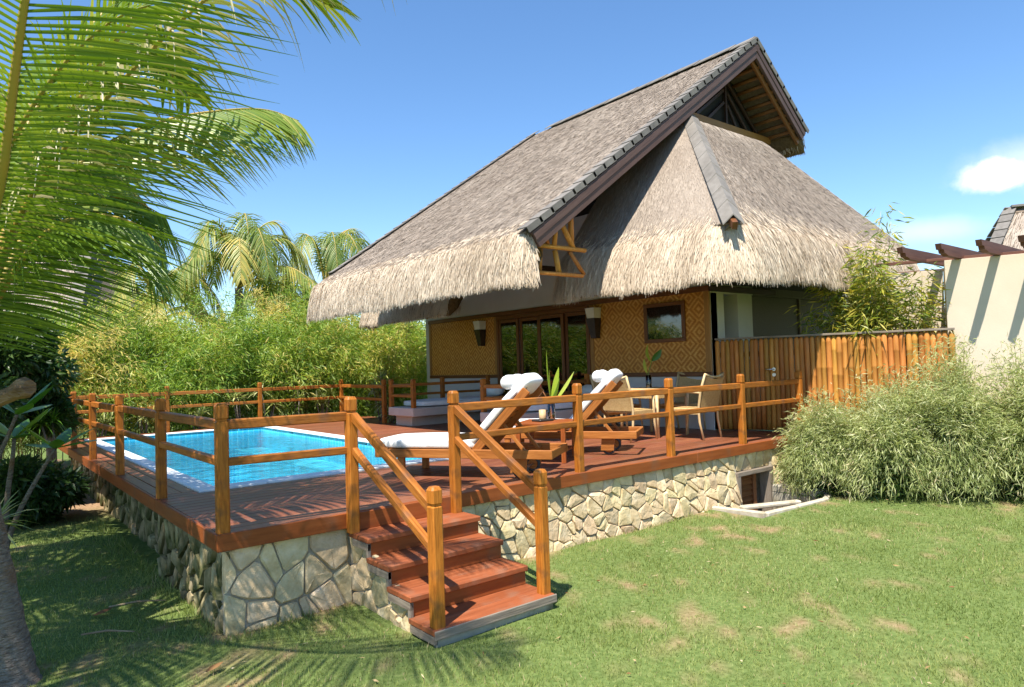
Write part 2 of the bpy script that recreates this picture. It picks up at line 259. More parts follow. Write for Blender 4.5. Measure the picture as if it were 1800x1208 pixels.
def mat_water():
    m, n, l, b = new_mat('pool_water')
    g = n.new('ShaderNodeBsdfGlossy'); g.inputs['Roughness'].default_value = 0.0
    t = n.new('ShaderNodeBsdfTransparent'); t.inputs['Color'].default_value = (0.62, 0.94, 0.98, 1)
    fr = n.new('ShaderNodeFresnel'); fr.inputs['IOR'].default_value = 1.33
    tc = n.new('ShaderNodeTexCoord')
    n1 = n.new('ShaderNodeTexNoise'); n1.inputs['Scale'].default_value = 3.2; n1.inputs['Detail'].default_value = 4; l.new(tc.outputs['Object'], n1.inputs['Vector'])
    n2 = n.new('ShaderNodeTexNoise'); n2.inputs['Scale'].default_value = 11; n2.inputs['Detail'].default_value = 3; l.new(tc.outputs['Object'], n2.inputs['Vector'])
    ad = n.new('ShaderNodeMath'); ad.operation = 'MULTIPLY_ADD'; ad.inputs[1].default_value = 0.25; l.new(n2.outputs['Fac'], ad.inputs[0]); l.new(n1.outputs['Fac'], ad.inputs[2])
    bp = n.new('ShaderNodeBump'); bp.inputs['Strength'].default_value = 0.55; bp.inputs['Distance'].default_value = 0.06
    l.new(ad.outputs[0], bp.inputs['Height']); l.new(bp.outputs[0], g.inputs['Normal']); l.new(bp.outputs[0], fr.inputs['Normal'])
    sc = n.new('ShaderNodeMath'); sc.operation = 'MULTIPLY'; sc.inputs[1].default_value = 1.2; sc.use_clamp = True; l.new(fr.outputs[0], sc.inputs[0])
    mx = n.new('ShaderNodeMixShader'); l.new(sc.outputs[0], mx.inputs[0]); l.new(t.outputs[0], mx.inputs[1]); l.new(g.outputs[0], mx.inputs[2])
    l.new(mx.outputs[0], n['Material Output'].inputs['Surface'])
mat_water()
def mat_pool_tile():
    m, n, l, b = new_mat('pool_tile')
    tc = n.new('ShaderNodeTexCoord')
    br = n.new('ShaderNodeTexBrick'); br.offset = 0.0
    br.inputs['Scale'].default_value = 1.0; br.inputs['Brick Width'].default_value = 0.11; br.inputs['Row Height'].default_value = 0.11; br.inputs['Mortar Size'].default_value = 0.006
    br.inputs['Color1'].default_value = (0.055, 0.52, 0.74, 1); br.inputs['Color2'].default_value = (0.085, 0.62, 0.82, 1); br.inputs['Mortar'].default_value = (0.30, 0.78, 0.88, 1)
    l.new(tc.outputs['Object'], br.inputs['Vector'])
    vo = n.new('ShaderNodeTexNoise'); vo.inputs['Scale'].default_value = 2.6; vo.inputs['Detail'].default_value = 3; l.new(tc.outputs['Object'], vo.inputs['Vector'])
    h = n.new('ShaderNodeHueSaturation'); mr = n.new('ShaderNodeMapRange'); mr.inputs['To Min'].default_value = 0.8; mr.inputs['To Max'].default_value = 1.2
    mr.inputs['From Min'].default_value = 0.3; mr.inputs['From Max'].default_value = 0.7
    l.new(vo.outputs['Fac'], mr.inputs['Value']); l.new(mr.outputs[0], h.inputs['Value']); l.new(br.outputs['Color'], h.inputs['Color'])
    l.new(h.outputs[0], b.inputs['Base Color']); b.inputs['Roughness'].default_value = 0.5
mat_pool_tile()

# ------------------------------------------------------------------ object helpers
def world_of(o):
    if o.parent is None: return o.matrix_basis.copy()
    return world_of(o.parent) @ o.matrix_parent_inverse @ o.matrix_basis
def link(o, parent=None):
    COL.objects.link(o)
    if parent is not None:
        o.parent = parent; o.matrix_parent_inverse = world_of(parent).inverted()
    return o
def empty(name, loc, label, cat, group=None):
    o = bpy.data.objects.new(name, None); o.empty_display_size = 0.2; COL.objects.link(o)
    o.matrix_basis = Matrix.Translation(V(loc)); tag(o, label, cat, group)
    return o
def tag(o, label=None, cat=None, group=None, kind=None):
    if label: o['label'] = label
    if cat: o['category'] = cat
    if group: o['group'] = group
    if kind: o['kind'] = kind
    return o
def mesh_obj(name, verts, faces, mat, parent=None, smooth=False, mtx=None, rnd=None):
    me = bpy.data.meshes.new(name)
    me.from_pydata([tuple(v) for v in verts], [], faces); me.update()
    me.materials.append(MATS[mat])
    if smooth: me.polygons.foreach_set('use_smooth', [True] * len(me.polygons))
    if rnd is not None:
        a = me.attributes.new('rnd', 'FLOAT', 'FACE'); a.data.foreach_set('value', np.asarray(rnd, np.float32))
    o = bpy.data.objects.new(name, me)
    if mtx is not None: o.matrix_basis = mtx
    return link(o, parent)
def np_obj(name, verts, quads, mat, parent=None, rnd=None, tris=False, smooth=False):
    """large mesh from numpy: verts (N,3), quads (M,4) or tris (M,3), rnd one value per face"""
    me = bpy.data.meshes.new(name); k = 3 if tris else 4
    verts = np.ascontiguousarray(verts, np.float32); quads = np.ascontiguousarray(quads, np.int32)
    me.vertices.add(len(verts)); me.vertices.foreach_set('co', verts.ravel())
    me.loops.add(quads.size); me.loops.foreach_set('vertex_index', quads.ravel())
    me.polygons.add(len(quads)); me.polygons.foreach_set('loop_start', np.arange(0, quads.size, k, dtype=np.int32))
    if smooth: me.polygons.foreach_set('use_smooth', np.ones(len(quads), bool))
    me.update(calc_edges=True); me.materials.append(MATS[mat])
    if rnd is not None:
        a = me.attributes.new('rnd', 'FLOAT', 'FACE'); a.data.foreach_set('value', np.ascontiguousarray(rnd, np.float32))
    return link(bpy.data.objects.new(name, me), parent)
def frame_to(p0, p1, up=(0, 0, 1)):
    """matrix whose local X runs from p0 to p1, origin midway"""
    p0, p1 = V(p0), V(p1); x = (p1 - p0).normalized(); u = V(up)
    if abs(x.dot(u.normalized())) > 0.99: u = V(0, 1, 0)
    y = u.cross(x).normalized(); z = x.cross(y); c = (p0 + p1) / 2
    return Matrix(((x.x, y.x, z.x, c.x), (x.y, y.y, z.y, c.y), (x.z, y.z, z.z, c.z), (0, 0, 0, 1))), (p1 - p0).length
_box = {}
def box_mesh(L, W, H, c=0.004):
    key = (round(L, 4), round(W, 4), round(H, 4), round(c, 4))
    if key in _box: return _box[key]
    c = min(c, L * 0.45, W * 0.45, H * 0.45)
    vs, idx = [], {}
    for sx in (-1, 1):
        for sy in (-1, 1):
            for sz in (-1, 1):
                for a in range(3):
                    d = [L / 2 - c, W / 2 - c, H / 2 - c]; d[a] += c
                    idx[(sx, sy, sz, a)] = len(vs); vs.append((sx * d[0], sy * d[1], sz * d[2]))
    fs = []
    sg = (-1, 1)
    for a in range(3):
        b, e = [(1, 2), (2, 0), (0, 1)][a]
        for s in sg:
            def k(sb, se):
                q = [0, 0, 0]; q[a] = s; q[b] = sb; q[e] = se; return idx[(*q, a)]
            f = [k(-1, -1), k(1, -1), k(1, 1), k(-1, 1)]
            fs.append(f if s > 0 else f[::-1])
    for a in range(3):                      # edges parallel to axis a join faces b and e
        b, e = [(1, 2), (2, 0), (0, 1)][a]
        for sb in sg:
            for se in sg:
                def k(sa, w):
                    q = [0, 0, 0]; q[a] = sa; q[b] = sb; q[e] = se; return idx[(*q, w)]
                f = [k(-1, b), k(1, b), k(1, e), k(-1, e)]
                fs.append(f if sb * se < 0 else f[::-1])
    for sx in sg:
        for sy in sg:
            for sz in sg:
                f = [idx[(sx, sy, sz, 0)], idx[(sx, sy, sz, 1)], idx[(sx, sy, sz, 2)]]
                fs.append(f if sx * sy * sz > 0 else f[::-1])
    me = bpy.data.meshes.new('box'); me.from_pydata(vs, [], fs); me.update(); _box[key] = me
    return me
_boxm = {}
def box_with(L, W, H, c, mat):
    key = (round(L, 4), round(W, 4), round(H, 4), round(c, 4), mat)
    if key not in _boxm:
        me = box_mesh(L, W, H, c).copy(); me.materials.append(MATS[mat]); _boxm[key] = me
    return _boxm[key]
def bar(name, p0, p1, w, h, mat, parent=None, c=0.004, up=(0, 0, 1)):
    """bar of section w (sideways) x h (along up) from p0 to p1"""
    m, L = frame_to(p0, p1, up)
    o = bpy.data.objects.new(name, box_with(L, w, h, c, mat)); o.matrix_basis = m
    return link(o, parent)
def block(name, lo, hi, mat, parent=None, c=0.004):
    """axis-aligned block, long axis as local X when horizontal"""
    lo, hi = V(lo), V(hi); d = hi - lo; ce = (lo + hi) / 2
    if d.x >= d.y and d.x >= d.z: p0, p1, w, h, up = V(lo.x, ce.y, ce.z), V(hi.x, ce.y, ce.z), d.y, d.z, (0, 0, 1)
    elif d.y >= d.z: p0, p1, w, h, up = V(ce.x, lo.y, ce.z), V(ce.x, hi.y, ce.z), d.x, d.z, (0, 0, 1)
    else: p0, p1, w, h, up = V(ce.x, ce.y, lo.z), V(ce.x, ce.y, hi.z), d.x, d.y, (0, 1, 0)
    return bar(name, p0, p1, w, h, mat, parent, c, up)
def rbox(name, size, r, mat, parent=None, mtx=None, seg=3, puff=0.0):
    """soft rounded box; puff bulges the top"""
    bm = bmesh.new(); bmesh.ops.create_cube(bm, size=1.0)
    for v in bm.verts: v.co = V(v.co.x * size[0], v.co.y * size[1], v.co.z * size[2])
    bmesh.ops.subdivide_edges(bm, edges=list(bm.edges), cuts=4, use_grid_fill=True)
    hx, hy, hz = (s / 2 for s in size)
    for v in bm.verts:
        inner = V(max(-hx + r, min(hx - r, v.co.x)), max(-hy + r, min(hy - r, v.co.y)), max(-hz + r, min(hz - r, v.co.z)))
        d = v.co - inner
        if d.length > 1e-6: v.co = inner + d.normalized() * min(r, max(abs(d.x), abs(d.y), abs(d.z)))
        if puff: v.co.z += puff * (1 - (v.co.x / hx) ** 2) * (1 - (v.co.y / hy) ** 2) * (1 if v.co.z > 0 else 0) + 0.25 * puff * math.sin(v.co.x * 9 + 1) * (v.co.z > 0)
    me = bpy.data.meshes.new(name); bm.to_mesh(me); bm.free(); me.materials.append(MATS[mat])
    me.polygons.foreach_set('use_smooth', [True] * len(me.polygons))
    o = bpy.data.objects.new(name, me)
    if mtx is not None: o.matrix_basis = mtx
    o = link(o, parent)
    sm = o.modifiers.new('soften', 'SUBSURF'); sm.levels = 1; sm.render_levels = 1
    return o
def tube_geo(pts, radii, n=8, cap=True):
    pts = [V(p) for p in pts]; vs, fs = [], []
    t0 = (pts[1] - pts[0]).normalized(); ref = V(0, 0, 1) if abs(t0.z) < 0.9 else V(1, 0, 0)
    a = t0.cross(ref).normalized()
    for i, p in enumerate(pts):
        t = (pts[min(i + 1, len(pts) - 1)] - pts[max(i - 1, 0)]).normalized()
        a = (a - t * a.dot(t)).normalized(); b = t.cross(a)
        r = radii[i] if hasattr(radii, '__len__') else radii
        for k in range(n):
            q = 2 * pi * k / n; vs.append(p + a * (r * math.cos(q)) + b * (r * math.sin(q)))
    for i in range(len(pts) - 1):
        for k in range(n):
            fs.append([i * n + k, i * n + (k + 1) % n, (i + 1) * n + (k + 1) % n, (i + 1) * n + k])
    if cap: fs.append(list(range(n))[::-1]); fs.append([(len(pts) - 1) * n + k for k in range(n)])
    return vs, fs
def tube(name, pts, radii, mat, parent=None, n=8, smooth=True):
    vs, fs = tube_geo(pts, radii, n)
    return mesh_obj(name, vs, fs, mat, parent, smooth)
def lathe_geo(prof, n=16):
    vs, fs = [], []
    for r, z in prof:
        for k in range(n): vs.append((r * math.cos(2 * pi * k / n), r * math.sin(2 * pi * k / n), z))
    for i in range(len(prof) - 1):
        for k in range(n): fs.append([i * n + k, i * n + (k + 1) % n, (i + 1) * n + (k + 1) % n, (i + 1) * n + k])
    return vs, fs
def lathe(name, prof, mat, parent=None, loc=(0, 0, 0), n=16, smooth=True):
    vs, fs = lathe_geo(prof, n)
    return mesh_obj(name, vs, fs, mat, parent, smooth, Matrix.Translation(V(loc)))
def copy_tree(o, mtx):
    r = o.copy(); COL.objects.link(r); r.matrix_basis = mtx
    def rec(src, dst):
        for ch in src.children:
            c = ch.copy(); COL.objects.link(c); c.parent = dst; c.matrix_parent_inverse = ch.matrix_parent_inverse.copy(); rec(ch, c)
    rec(o, r)
    return r
def spline(ctrl, n):
    """Catmull-Rom through ctrl, n samples"""
    c = [V(p) for p in ctrl]; c = [c[0] * 2 - c[1]] + c + [c[-1] * 2 - c[-2]]; out = []; m = len(c) - 3
    for i in range(n):
        t = i / (n - 1) * m; k = min(int(t), m - 1); f = t - k; p0, p1, p2, p3 = c[k:k + 4]
        out.append(0.5 * ((2 * p1) + (p2 - p0) * f + (2 * p0 - 5 * p1 + 4 * p2 - p3) * f * f + (3 * p1 - p0 - 3 * p2 + p3) * f ** 3))
    return out
def vnoise(x, y, seed, cell):
    """smooth value noise 0..1 on arrays"""
    g = np.random.default_rng(seed).random((256, 256)); u, v = x / cell + 300.0, y / cell + 300.0
    i, j = np.floor(u).astype(int), np.floor(v).astype(int); f, h = u - i, v - j; f = f * f * (3 - 2 * f); h = h * h * (3 - 2 * h)
    i %= 256; j %= 256; i1, j1 = (i + 1) % 256, (j + 1) % 256
    return (g[i, j] * (1 - f) + g[i1, j] * f) * (1 - h) + (g[i, j1] * (1 - f) + g[i1, j1] * f) * h
def unit(a): return a / np.maximum(np.linalg.norm(a, axis=-1, keepdims=True), 1e-9)
def leaves_geo(P, D, L, W, rng, fold=0.25, droop=0.0):
    """folded lance-shaped leaves: base P, direction D, arrays; 2 tris a side -> quads"""
    n = len(P); D = unit(D); r = unit(rng.normal(size=(n, 3))); S = unit(np.cross(D, r)); N = np.cross(S, D)
    L = np.broadcast_to(L, n)[:, None]; W = np.broadcast_to(W, n)[:, None]
    G = np.array([0, 0, -1.0]) * droop * L
    mid = P + D * L * 0.42 + G * 0.25; tip = P + D * L + G
    a = mid + S * W * 0.5 + N * W * fold; b = mid - S * W * 0.5 + N * W * fold
    vs = np.stack([P, a, tip, b], 1).reshape(-1, 3); i = np.arange(n) * 4
    q = np.concatenate([np.stack([i, i + 1, i + 2], 1), np.stack([i, i + 2, i + 3], 1)])
    return vs, q
def foliage(name, P, D, L, W, mat, parent, rng, rnd=None, droop=0.1, fold=0.25):
    vs, q = leaves_geo(np.asarray(P), np.asarray(D), L, W, rng, fold, droop)
    r = rng.random(len(P)) if rnd is None else np.clip(rnd, 0, 1)
    return np_obj(name, vs, q, mat, parent, np.concatenate([r, r]), tris=True)
def strands(name, P0, P1, P2, w, mat, parent, rng, rnd, side=None):
    """two-segment flat strands through P0,P1,P2 (N,3)"""
    n = len(P0); D = unit(P2 - P0)
    S = unit(np.cross(D, unit(rng.normal(size=(n, 3)) * 0.6 + (0 if side is None else side)))) * (np.broadcast_to(w, n)[:, None] * 0.5)
    vs = np.stack([P0 - S, P0 + S, P1 - S, P1 + S, P2 - S * 0.35, P2 + S * 0.35], 1).reshape(-1, 3); i = np.arange(n) * 6
    q = np.concatenate([np.stack([i, i + 1, i + 3, i + 2], 1), np.stack([i + 2, i + 3, i + 5, i + 4], 1)])
    return np_obj(name, vs, q, mat, parent, np.concatenate([rnd, rnd]))
# ------------------------------------------------------------------ ground
GZ = -0.70
WELL = (5.75, 7.25, -0.75, 0.0)
def ground_z(x, y):
    return GZ + 0.035 * (vnoise(x, y, 3, 2.3) - 0.5) + 0.012 * (vnoise(x, y, 4, 0.6) - 0.5) - 0.02 * np.clip((y - 2) / 6, 0, 1)
def patch_of(x, y):
    n = 0.22 * vnoise(x, y, 21, 0.9) + 0.40 * vnoise(x, y, 22, 0.22) + 0.38 * vnoise(x, y, 23, 0.09)
    wall = np.exp(-np.clip(-y, 0, 9) / 0.07) * (x > -0.1) * 0.25
    left = 0.16 * np.exp(-((x + 0.2) ** 2 + (y + 1.6) ** 2) / 0.9)
    dry = 0.05 * (x > 2.6)
    return 0.8 * np.clip((n + wall * (y < 0.1) + left + dry - 0.63) / 0.18, 0, 1)
def build_ground():
    xs = np.arange(-8, 16.001, 0.125); ys = np.arange(-8, 14.001, 0.125)
    X, Y = np.meshgrid(xs, ys, indexing='ij'); nx, ny = X.shape
    Z = ground_z(X, Y); vs = np.stack([X, Y, Z], -1).reshape(-1, 3)
    i, j = np.meshgrid(np.arange(nx - 1), np.arange(ny - 1), indexing='ij')
    cx, cy = xs[i] + 0.0625, ys[j] + 0.0625
    drop = ((cx > 0.3) & (cx < 7.9) & (cy > 0.15) & (cy < 10.0)) | ((cx > WELL[0]) & (cx < WELL[1]) & (cy > WELL[2]) & (cy < 0.2))
    k = (i * ny + j); q = np.stack([k, k + ny, k + ny + 1, k + 1], -1)[~drop]
    # far ring
    b = len(vs); F = 900.0; x0, x1, y0, y1 = -8, xs[-1], -8, ys[-1]
    ring = np.array([(-F, -F), (F, -F), (F, F), (-F, F), (x0, y0), (x1, y0), (x1, y1), (x0, y1)], float)
    rv = np.concatenate([ring, np.full((8, 1), GZ - 0.03)], 1)
    rq = np.array([[0, 1, 5, 4], [1, 2, 6, 5], [2, 3, 7, 6], [3, 0, 4, 7]]) + b
    o = np_obj('lawn', np.concatenate([vs, rv]), np.concatenate([q, rq]), 'lawn_soil', smooth=True)
    a = o.data.attributes.new('patch', 'FLOAT', 'POINT')
    pv = np.concatenate([patch_of(X, Y).ravel(), np.zeros(8)])
    shade = np.concatenate([np.clip((Y.ravel() - 5.0) / 1.5, 0, 1) * (X.ravel() < 0.5), np.zeros(8)])  # mask of bare soil along the far deck side
    a.data.foreach_set('value', np.maximum(pv, shade).astype(np.float32))
    tag(o, 'green lawn with bare brown patches around the terrace', kind='structure')
build_ground()
def build_grass():
    rng = np.random.default_rng(5)
    n = 900000
    x = rng.uniform(-4.2, 12, n); y = rng.uniform(-5.0, 6.0, n)
    dx, dy = x - CP.x, y - CP.y; dep = dx * CF.x + dy * CF.y; lat = dx * CR.x + dy * CR.y
    keep = (dep > 2.6) & (np.abs(lat) < dep * 0.80 + 0.3)
    keep &= ~((x > 0.03) & (y > 0.05) & (x < 8.4)) & ~((x > 0.98) & (x < 2.09) & (y > -1.27) & (y < 0.1))
    keep &= ~((x > WELL[0] - 0.08) & (x < WELL[1] + 0.1) & (y > WELL[2] - 0.08) & (y < 0.1))
    pr = np.clip(1.05 - dep / 13.0, 0.22, 0.8)
    pt = patch_of(x, y); pr = pr * (1 - 0.88 * pt) * np.clip((5.8 - y) / 1.5, 0.05, 1) * np.where(x < 0, 0.9, 1)
    keep &= rng.random(n) < pr
    x, y, dep, pt = x[keep], y[keep], dep[keep], pt[keep]; n = len(x)
    z = ground_z(x, y) - 0.004
    tall = 0.6 + 0.8 * vnoise(x, y, 31, 0.5)
    h = rng.uniform(0.018, 0.042, n) * tall * np.where(pt > 0.3, 0.7, 1) * (1 + 1.6 * np.exp(-np.abs(y) / 0.07) * (x > 0.05) + 1.2 * np.exp(-np.abs(x) / 0.07) * (y > 0)); w = rng.uniform(0.003, 0.0055, n) * (1 + dep / 9)
    a = rng.uniform(0, 2 * pi, n); lean = rng.uniform(0.1, 0.9, n) * h; b = rng.uniform(0, 2 * pi, n)
    P = np.stack([x, y, z], 1); S = np.stack([np.cos(a), np.sin(a), 0 * a], 1) * (w / 2)[:, None]
    T = P + np.stack([np.cos(b) * lean, np.sin(b) * lean, h], 1)
    vs = np.stack([P - S, P + S, T], 1).reshape(-1, 3); q = np.arange(n * 3).reshape(-1, 3)
    r = np.clip(0.18 + 0.45 * vnoise(x, y, 33, 0.8) + 0.2 * vnoise(x, y, 34, 0.2) + 0.25 * (rng.random(n) - 0.5) + 0.35 * pt + (rng.random(n) < 0.05) * 0.5, 0, 1)
    tag(np_obj('grass', vs, q, 'grass_blade', None, r, tris=True), 'short green grass blades covering the lawn', 'grass', kind='stuff')
build_grass()

# ------------------------------------------------------------------ pool
PX0, PX1, PY0, PY1 = 0.40, 3.78, 2.03, 9.73
IX0, IX1, IY0, IY1 = 0.60, 3.56, 2.25, 9.50
def build_pool():
    root = bpy.data.objects.new('swimming_pool', None); COL.objects.link(root); root.matrix_basis = Matrix.Translation(V(2.1, 5.9, 0))
    tag(root, 'rectangular blue tiled swimming pool sunk into the wooden deck', kind='structure')
    D = -1.25; Lx = 3.02; Lz = -0.42
    vs = [(IX0, IY0, 0.0), (IX1, IY0, 0), (IX1, IY1, 0), (IX0, IY1, 0), (IX0, IY0, D), (Lx, IY0, D), (Lx, IY1, D), (IX0, IY1, D),
          (Lx, IY0, Lz), (Lx, IY1, Lz), (IX1, IY0, Lz), (IX1, IY1, Lz)]
    fs = [[4, 5, 6, 7], [5, 8, 9, 6], [8, 10, 11, 9], [0, 3, 7, 4], [10, 1, 2, 11], [0, 4, 5, 8, 10, 1], [3, 2, 11, 9, 6, 7]]
    mesh_obj('basin', vs, [f[::-1] if i in () else f for i, f in enumerate(fs)], 'pool_tile', root)
    for i, (lo, hi) in enumerate([((PX0, PY0, -0.05), (PX1, IY0, 0.014)), ((PX0, IY1, -0.05), (PX1, PY1, 0.014)), ((PX0, IY0 + 0.002, -0.05), (IX0, IY1 - 0.002, 0.014)), ((IX1, IY0 + 0.002, -0.05), (PX1, IY1 - 0.002, 0.014))]):
        lo, hi = V(lo), V(hi); ax = 0 if (hi.x - lo.x) > (hi.y - lo.y) else 1; n = max(1, round((hi[ax] - lo[ax]) / 0.62)); st = (hi[ax] - lo[ax]) / n
        for k in range(n):
            a, b = lo.copy(), hi.copy(); a[ax] = lo[ax] + k * st + 0.002; b[ax] = lo[ax] + (k + 1) * st - 0.002
            block('coping_slab', a, b, 'coping_white', root, 0.006)
    rng = np.random.default_rng(2)
    w = mesh_obj('pool_water', [(IX0 + 0.001, IY0 + 0.001, -0.075), (IX1 - 0.001, IY0 + 0.001, -0.075), (IX1 - 0.001, IY1 - 0.001, -0.075), (IX0 + 0.001, IY1 - 0.001, -0.075)], [[0, 1, 2, 3]], 'pool_water')
    tag(w, 'clear turquoise water filling the swimming pool', kind='structure')
build_pool()

# ------------------------------------------------------------------ deck
DX1, DY1 = 8.0, 10.12
def build_deck():
    root = empty('wooden_deck', (4.0, 1.0, 0), 'reddish brown plank deck around the swimming pool and house', 'deck')
    rng = random.Random(3); pw, gap, th = 0.140, 0.006, 0.028
    def row(x0, x1, y):
        x = x0
        while x < x1 - 0.01:
            L = rng.uniform(2.2, 3.6)
            if x1 - x - L < 1.0: L = x1 - x
            bar('plank', (x + 0.0015, y, -th / 2), (x + L - 0.0015, y, -th / 2), pw - gap, th, 'deck_wood', root, 0.004); x += L
    n = int((DY1 - 0.03) / pw)
    for k in range(n):
        y = 0.03 + pw * (k + 0.5)
        if y + pw / 2 < PY0: row(0.03, DX1 + (0.35 if y < 1.3 else 0), y)
        elif y - pw / 2 > PY1: row(0.03, 6.4, y)
        elif y - pw / 2 < PY0:
            row(0.03, PX0, y); row(PX0, PX1, y) if y + pw / 2 < PY0 else None; row(PX1, DX1, y)
        else: row(PX1 + 0.004, DX1 if y < 9.6 else 6.4, y)
    ys = 2.13
    for k, x in enumerate((0.09, 0.216, 0.336)):
        y = ys - 0.0
        while y < DY1:
            L = rng.uniform(2.0, 3.2); L = DY1 - y if DY1 - y - L < 1.0 else L
            bar('plank', (x, y + 0.0015, -th / 2), (x, y + L - 0.0015, -th / 2), 0.118, th, 'deck_wood', root, 0.004); y += L
    for x0, x1 in ((0.0, 3.1), (3.102, 5.6), (5.602, 8.3)):
        bar('fascia', (x0, 0.0145, -0.060), (x1, 0.0145, -0.060), 0.029, 0.125, 'fascia_wood', root, 0.006)
    for y0, y1 in ((0.031, 1.95), (1.953, 5.2), (5.202, 8.2), (8.202, DY1)):
        bar('fascia', (0.0145, y0, -0.060), (0.0145, y1, -0.060), 0.029, 0.125, 'fascia_wood', root, 0.006)
    bar('fascia', (0.03, DY1 + 0.015, -0.06), (6.4, DY1 + 0.015, -0.06), 0.029, 0.125, 'fascia_wood', root, 0.006)
    block('joist_bed', (0.06, 0.06, -0.075), (8.2, PY0 - 0.02, -0.034), 'dark_wood', root)
    block('joist_bed', (3.8, PY0 + 0.02, -0.075), (8.0, 10.0, -0.034), 'dark_wood', root)
    block('joist_bed', (0.06, PY0 + 0.02, -0.075), (0.385, 10.0, -0.034), 'dark_wood', root)
build_deck()

# ------------------------------------------------------------------ rubble stone walls
def clip(poly, nx, ny, d):
    out = []
    for i in range(len(poly)):
        a, b = poly[i], poly[(i + 1) % len(poly)]; da, db = nx * a[0] + ny * a[1] - d, nx * b[0] + ny * b[1] - d
        if da <= 0: out.append(a)
        if da * db < 0:
            t = da / (da - db); out.append((a[0] + (b[0] - a[0]) * t, a[1] + (b[1] - a[1]) * t))
    return out
def stones(parent, org, ud, nd, u0, u1, z0, z1, cu, cz, gap, proud, mat, seed, planes=(), skip=None, batter=0.0):
    """irregular stones on a vertical wall: Voronoi cells along ud and z, each one object, outward direction nd"""
    rng = random.Random(seed); ud, nd = V(ud), V(nd); org = V(org); S = []
    nu, nz = max(1, round((u1 - u0) / cu)), max(1, round((z1 - z0) / cz))
    for i in range(nu):
        for k in range(nz):
            S.append((u0 + (i + 0.5 + rng.uniform(-.42, .42) + (0.25 if k % 2 else -0.25)) * (u1 - u0) / nu, z0 + (k + 0.5 + rng.uniform(-.4, .4)) * (z1 - z0) / nz))
    S += [(rng.uniform(u0, u1), rng.uniform(z0, z1)) for _ in range(len(S) // 4)]
    for i, s in enumerate(S):
        if skip and skip(*s): continue
        poly = [(u0, z0), (u1, z0), (u1, z1), (u0, z1)]
        for j, t in enumerate(S):
            if i == j: continue
            dx, dy = t[0] - s[0], t[1] - s[1]; L = math.hypot(dx, dy)
            if L > 1.6 or L < 1e-4: continue
            nx, ny = dx / L, dy / L; poly = clip(poly, nx, ny, nx * (s[0] + t[0]) / 2 + ny * (s[1] + t[1]) / 2 - gap / 2)
            if len(poly) < 3: break
        for (nx, ny, d) in planes: poly = clip(poly, nx, ny, d) if len(poly) >= 3 else poly
        if len(poly) < 3: continue
        A = sum(poly[k][0] * poly[(k + 1) % len(poly)][1] - poly[(k + 1) % len(poly)][0] * poly[k][1] for k in range(len(poly))) / 2
        if A < 0.0022: continue
        q = []
        for k in range(len(poly)):
            a, b = poly[k], poly[(k + 1) % len(poly)]
            if math.dist(a, b) < 0.006: continue
            c = rng.uniform(0.05, 0.17)
            for t in (c, 1 - rng.uniform(0.05, 0.17)): q.append((a[0] + (b[0] - a[0]) * t, a[1] + (b[1] - a[1]) * t))
        if len(q) < 5: continue
        cx, cy = sum(p[0] for p in q) / len(q), sum(p[1] for p in q) / len(q); n = len(q)
        pr = proud * rng.uniform(0.55, 1.3); tx, ty = rng.uniform(-.12, .12), rng.uniform(-.12, .12); vs, fs = [], []
        for sc, d, jit in ((1.0, -0.03, 0), (1.0, pr * 0.35, 0.003), (0.89, pr, 0.006)):
            for p in q:
                x, y = (p[0] - cx) * sc + rng.uniform(-jit, jit), (p[1] - cy) * sc + rng.uniform(-jit, jit)
                dd = d + (tx * x + ty * y if sc < 1 else 0) + rng.uniform(-jit, jit) - batter * y
                vs.append(ud * x + V(0, 0, y) + nd * dd)
        vs.append(nd * (pr + rng.uniform(-0.004, 0.010)))
        flip = ud.cross(V(0, 0, 1)).dot(nd) < 0
        for r in range(2):
            for k in range(n): fs.append([r * n + k, r * n + (k + 1) % n, (r + 1) * n + (k + 1) % n, (r + 1) * n + k])
        for k in range(n): fs.append([2 * n + k, 2 * n + (k + 1) % n, 3 * n])
        if flip: fs = [f[::-1] for f in fs]
        mesh_obj('stone', vs, fs, mat, parent, False, Matrix.Translation(org + ud * cx + V(0, 0, cy) + nd * (batter * (z1 - cy))))
fw_ = empty('retaining_wall', (3.6, 0.1, GZ), 'cream rubble stone retaining wall under the front edge of the deck', 'wall')
dz = 6.46, 7.28, -0.40
def battered(x0, x1, b):
    vs = []
    for x in (x0, x1): vs += [(x, 0.088, -0.075), (x, 0.30, -0.075), (x, 0.30, -1.0), (x, 0.090 - b * 0.88, -1.0)]
    mesh_obj('mortar_bed', vs, [[0, 1, 2, 3], [7, 6, 5, 4], [0, 4, 5, 1], [3, 7, 4, 0], [2, 6, 7, 3]], 'mortar', fw_)
battered(0.05, 2.03, 0.12); battered(2.031, dz[0] - 0.001, 0.20)
block('mortar_bed', (dz[0] + 0.001, 0.076, dz[2] + 0.001), (dz[1] - 0.001, 0.30, -0.075), 'mortar', fw_, 0.002)
battered(dz[1], 8.3, 0.20)
stones(fw_, (0, 0.075, 0), (1, 0, 0), (0, -1, 0), 0.05, 1.02, -0.80, -0.122, 0.225, 0.225, 0.015, 0.020, 'stone', 5, batter=0.12)
stones(fw_, (0, 0.075, 0), (1, 0, 0), (0, -1, 0), 2.05, 5.0, -0.80, -0.122, 0.19, 0.19, 0.009, 0.024, 'stone', 6, batter=0.20)
stones(fw_, (0, 0.075, 0), (1, 0, 0), (0, -1, 0), 5.0, dz[0] - 0.05, -0.85, -0.122, 0.17, 0.165, 0.009, 0.024, 'stone', 7, batter=0.20)
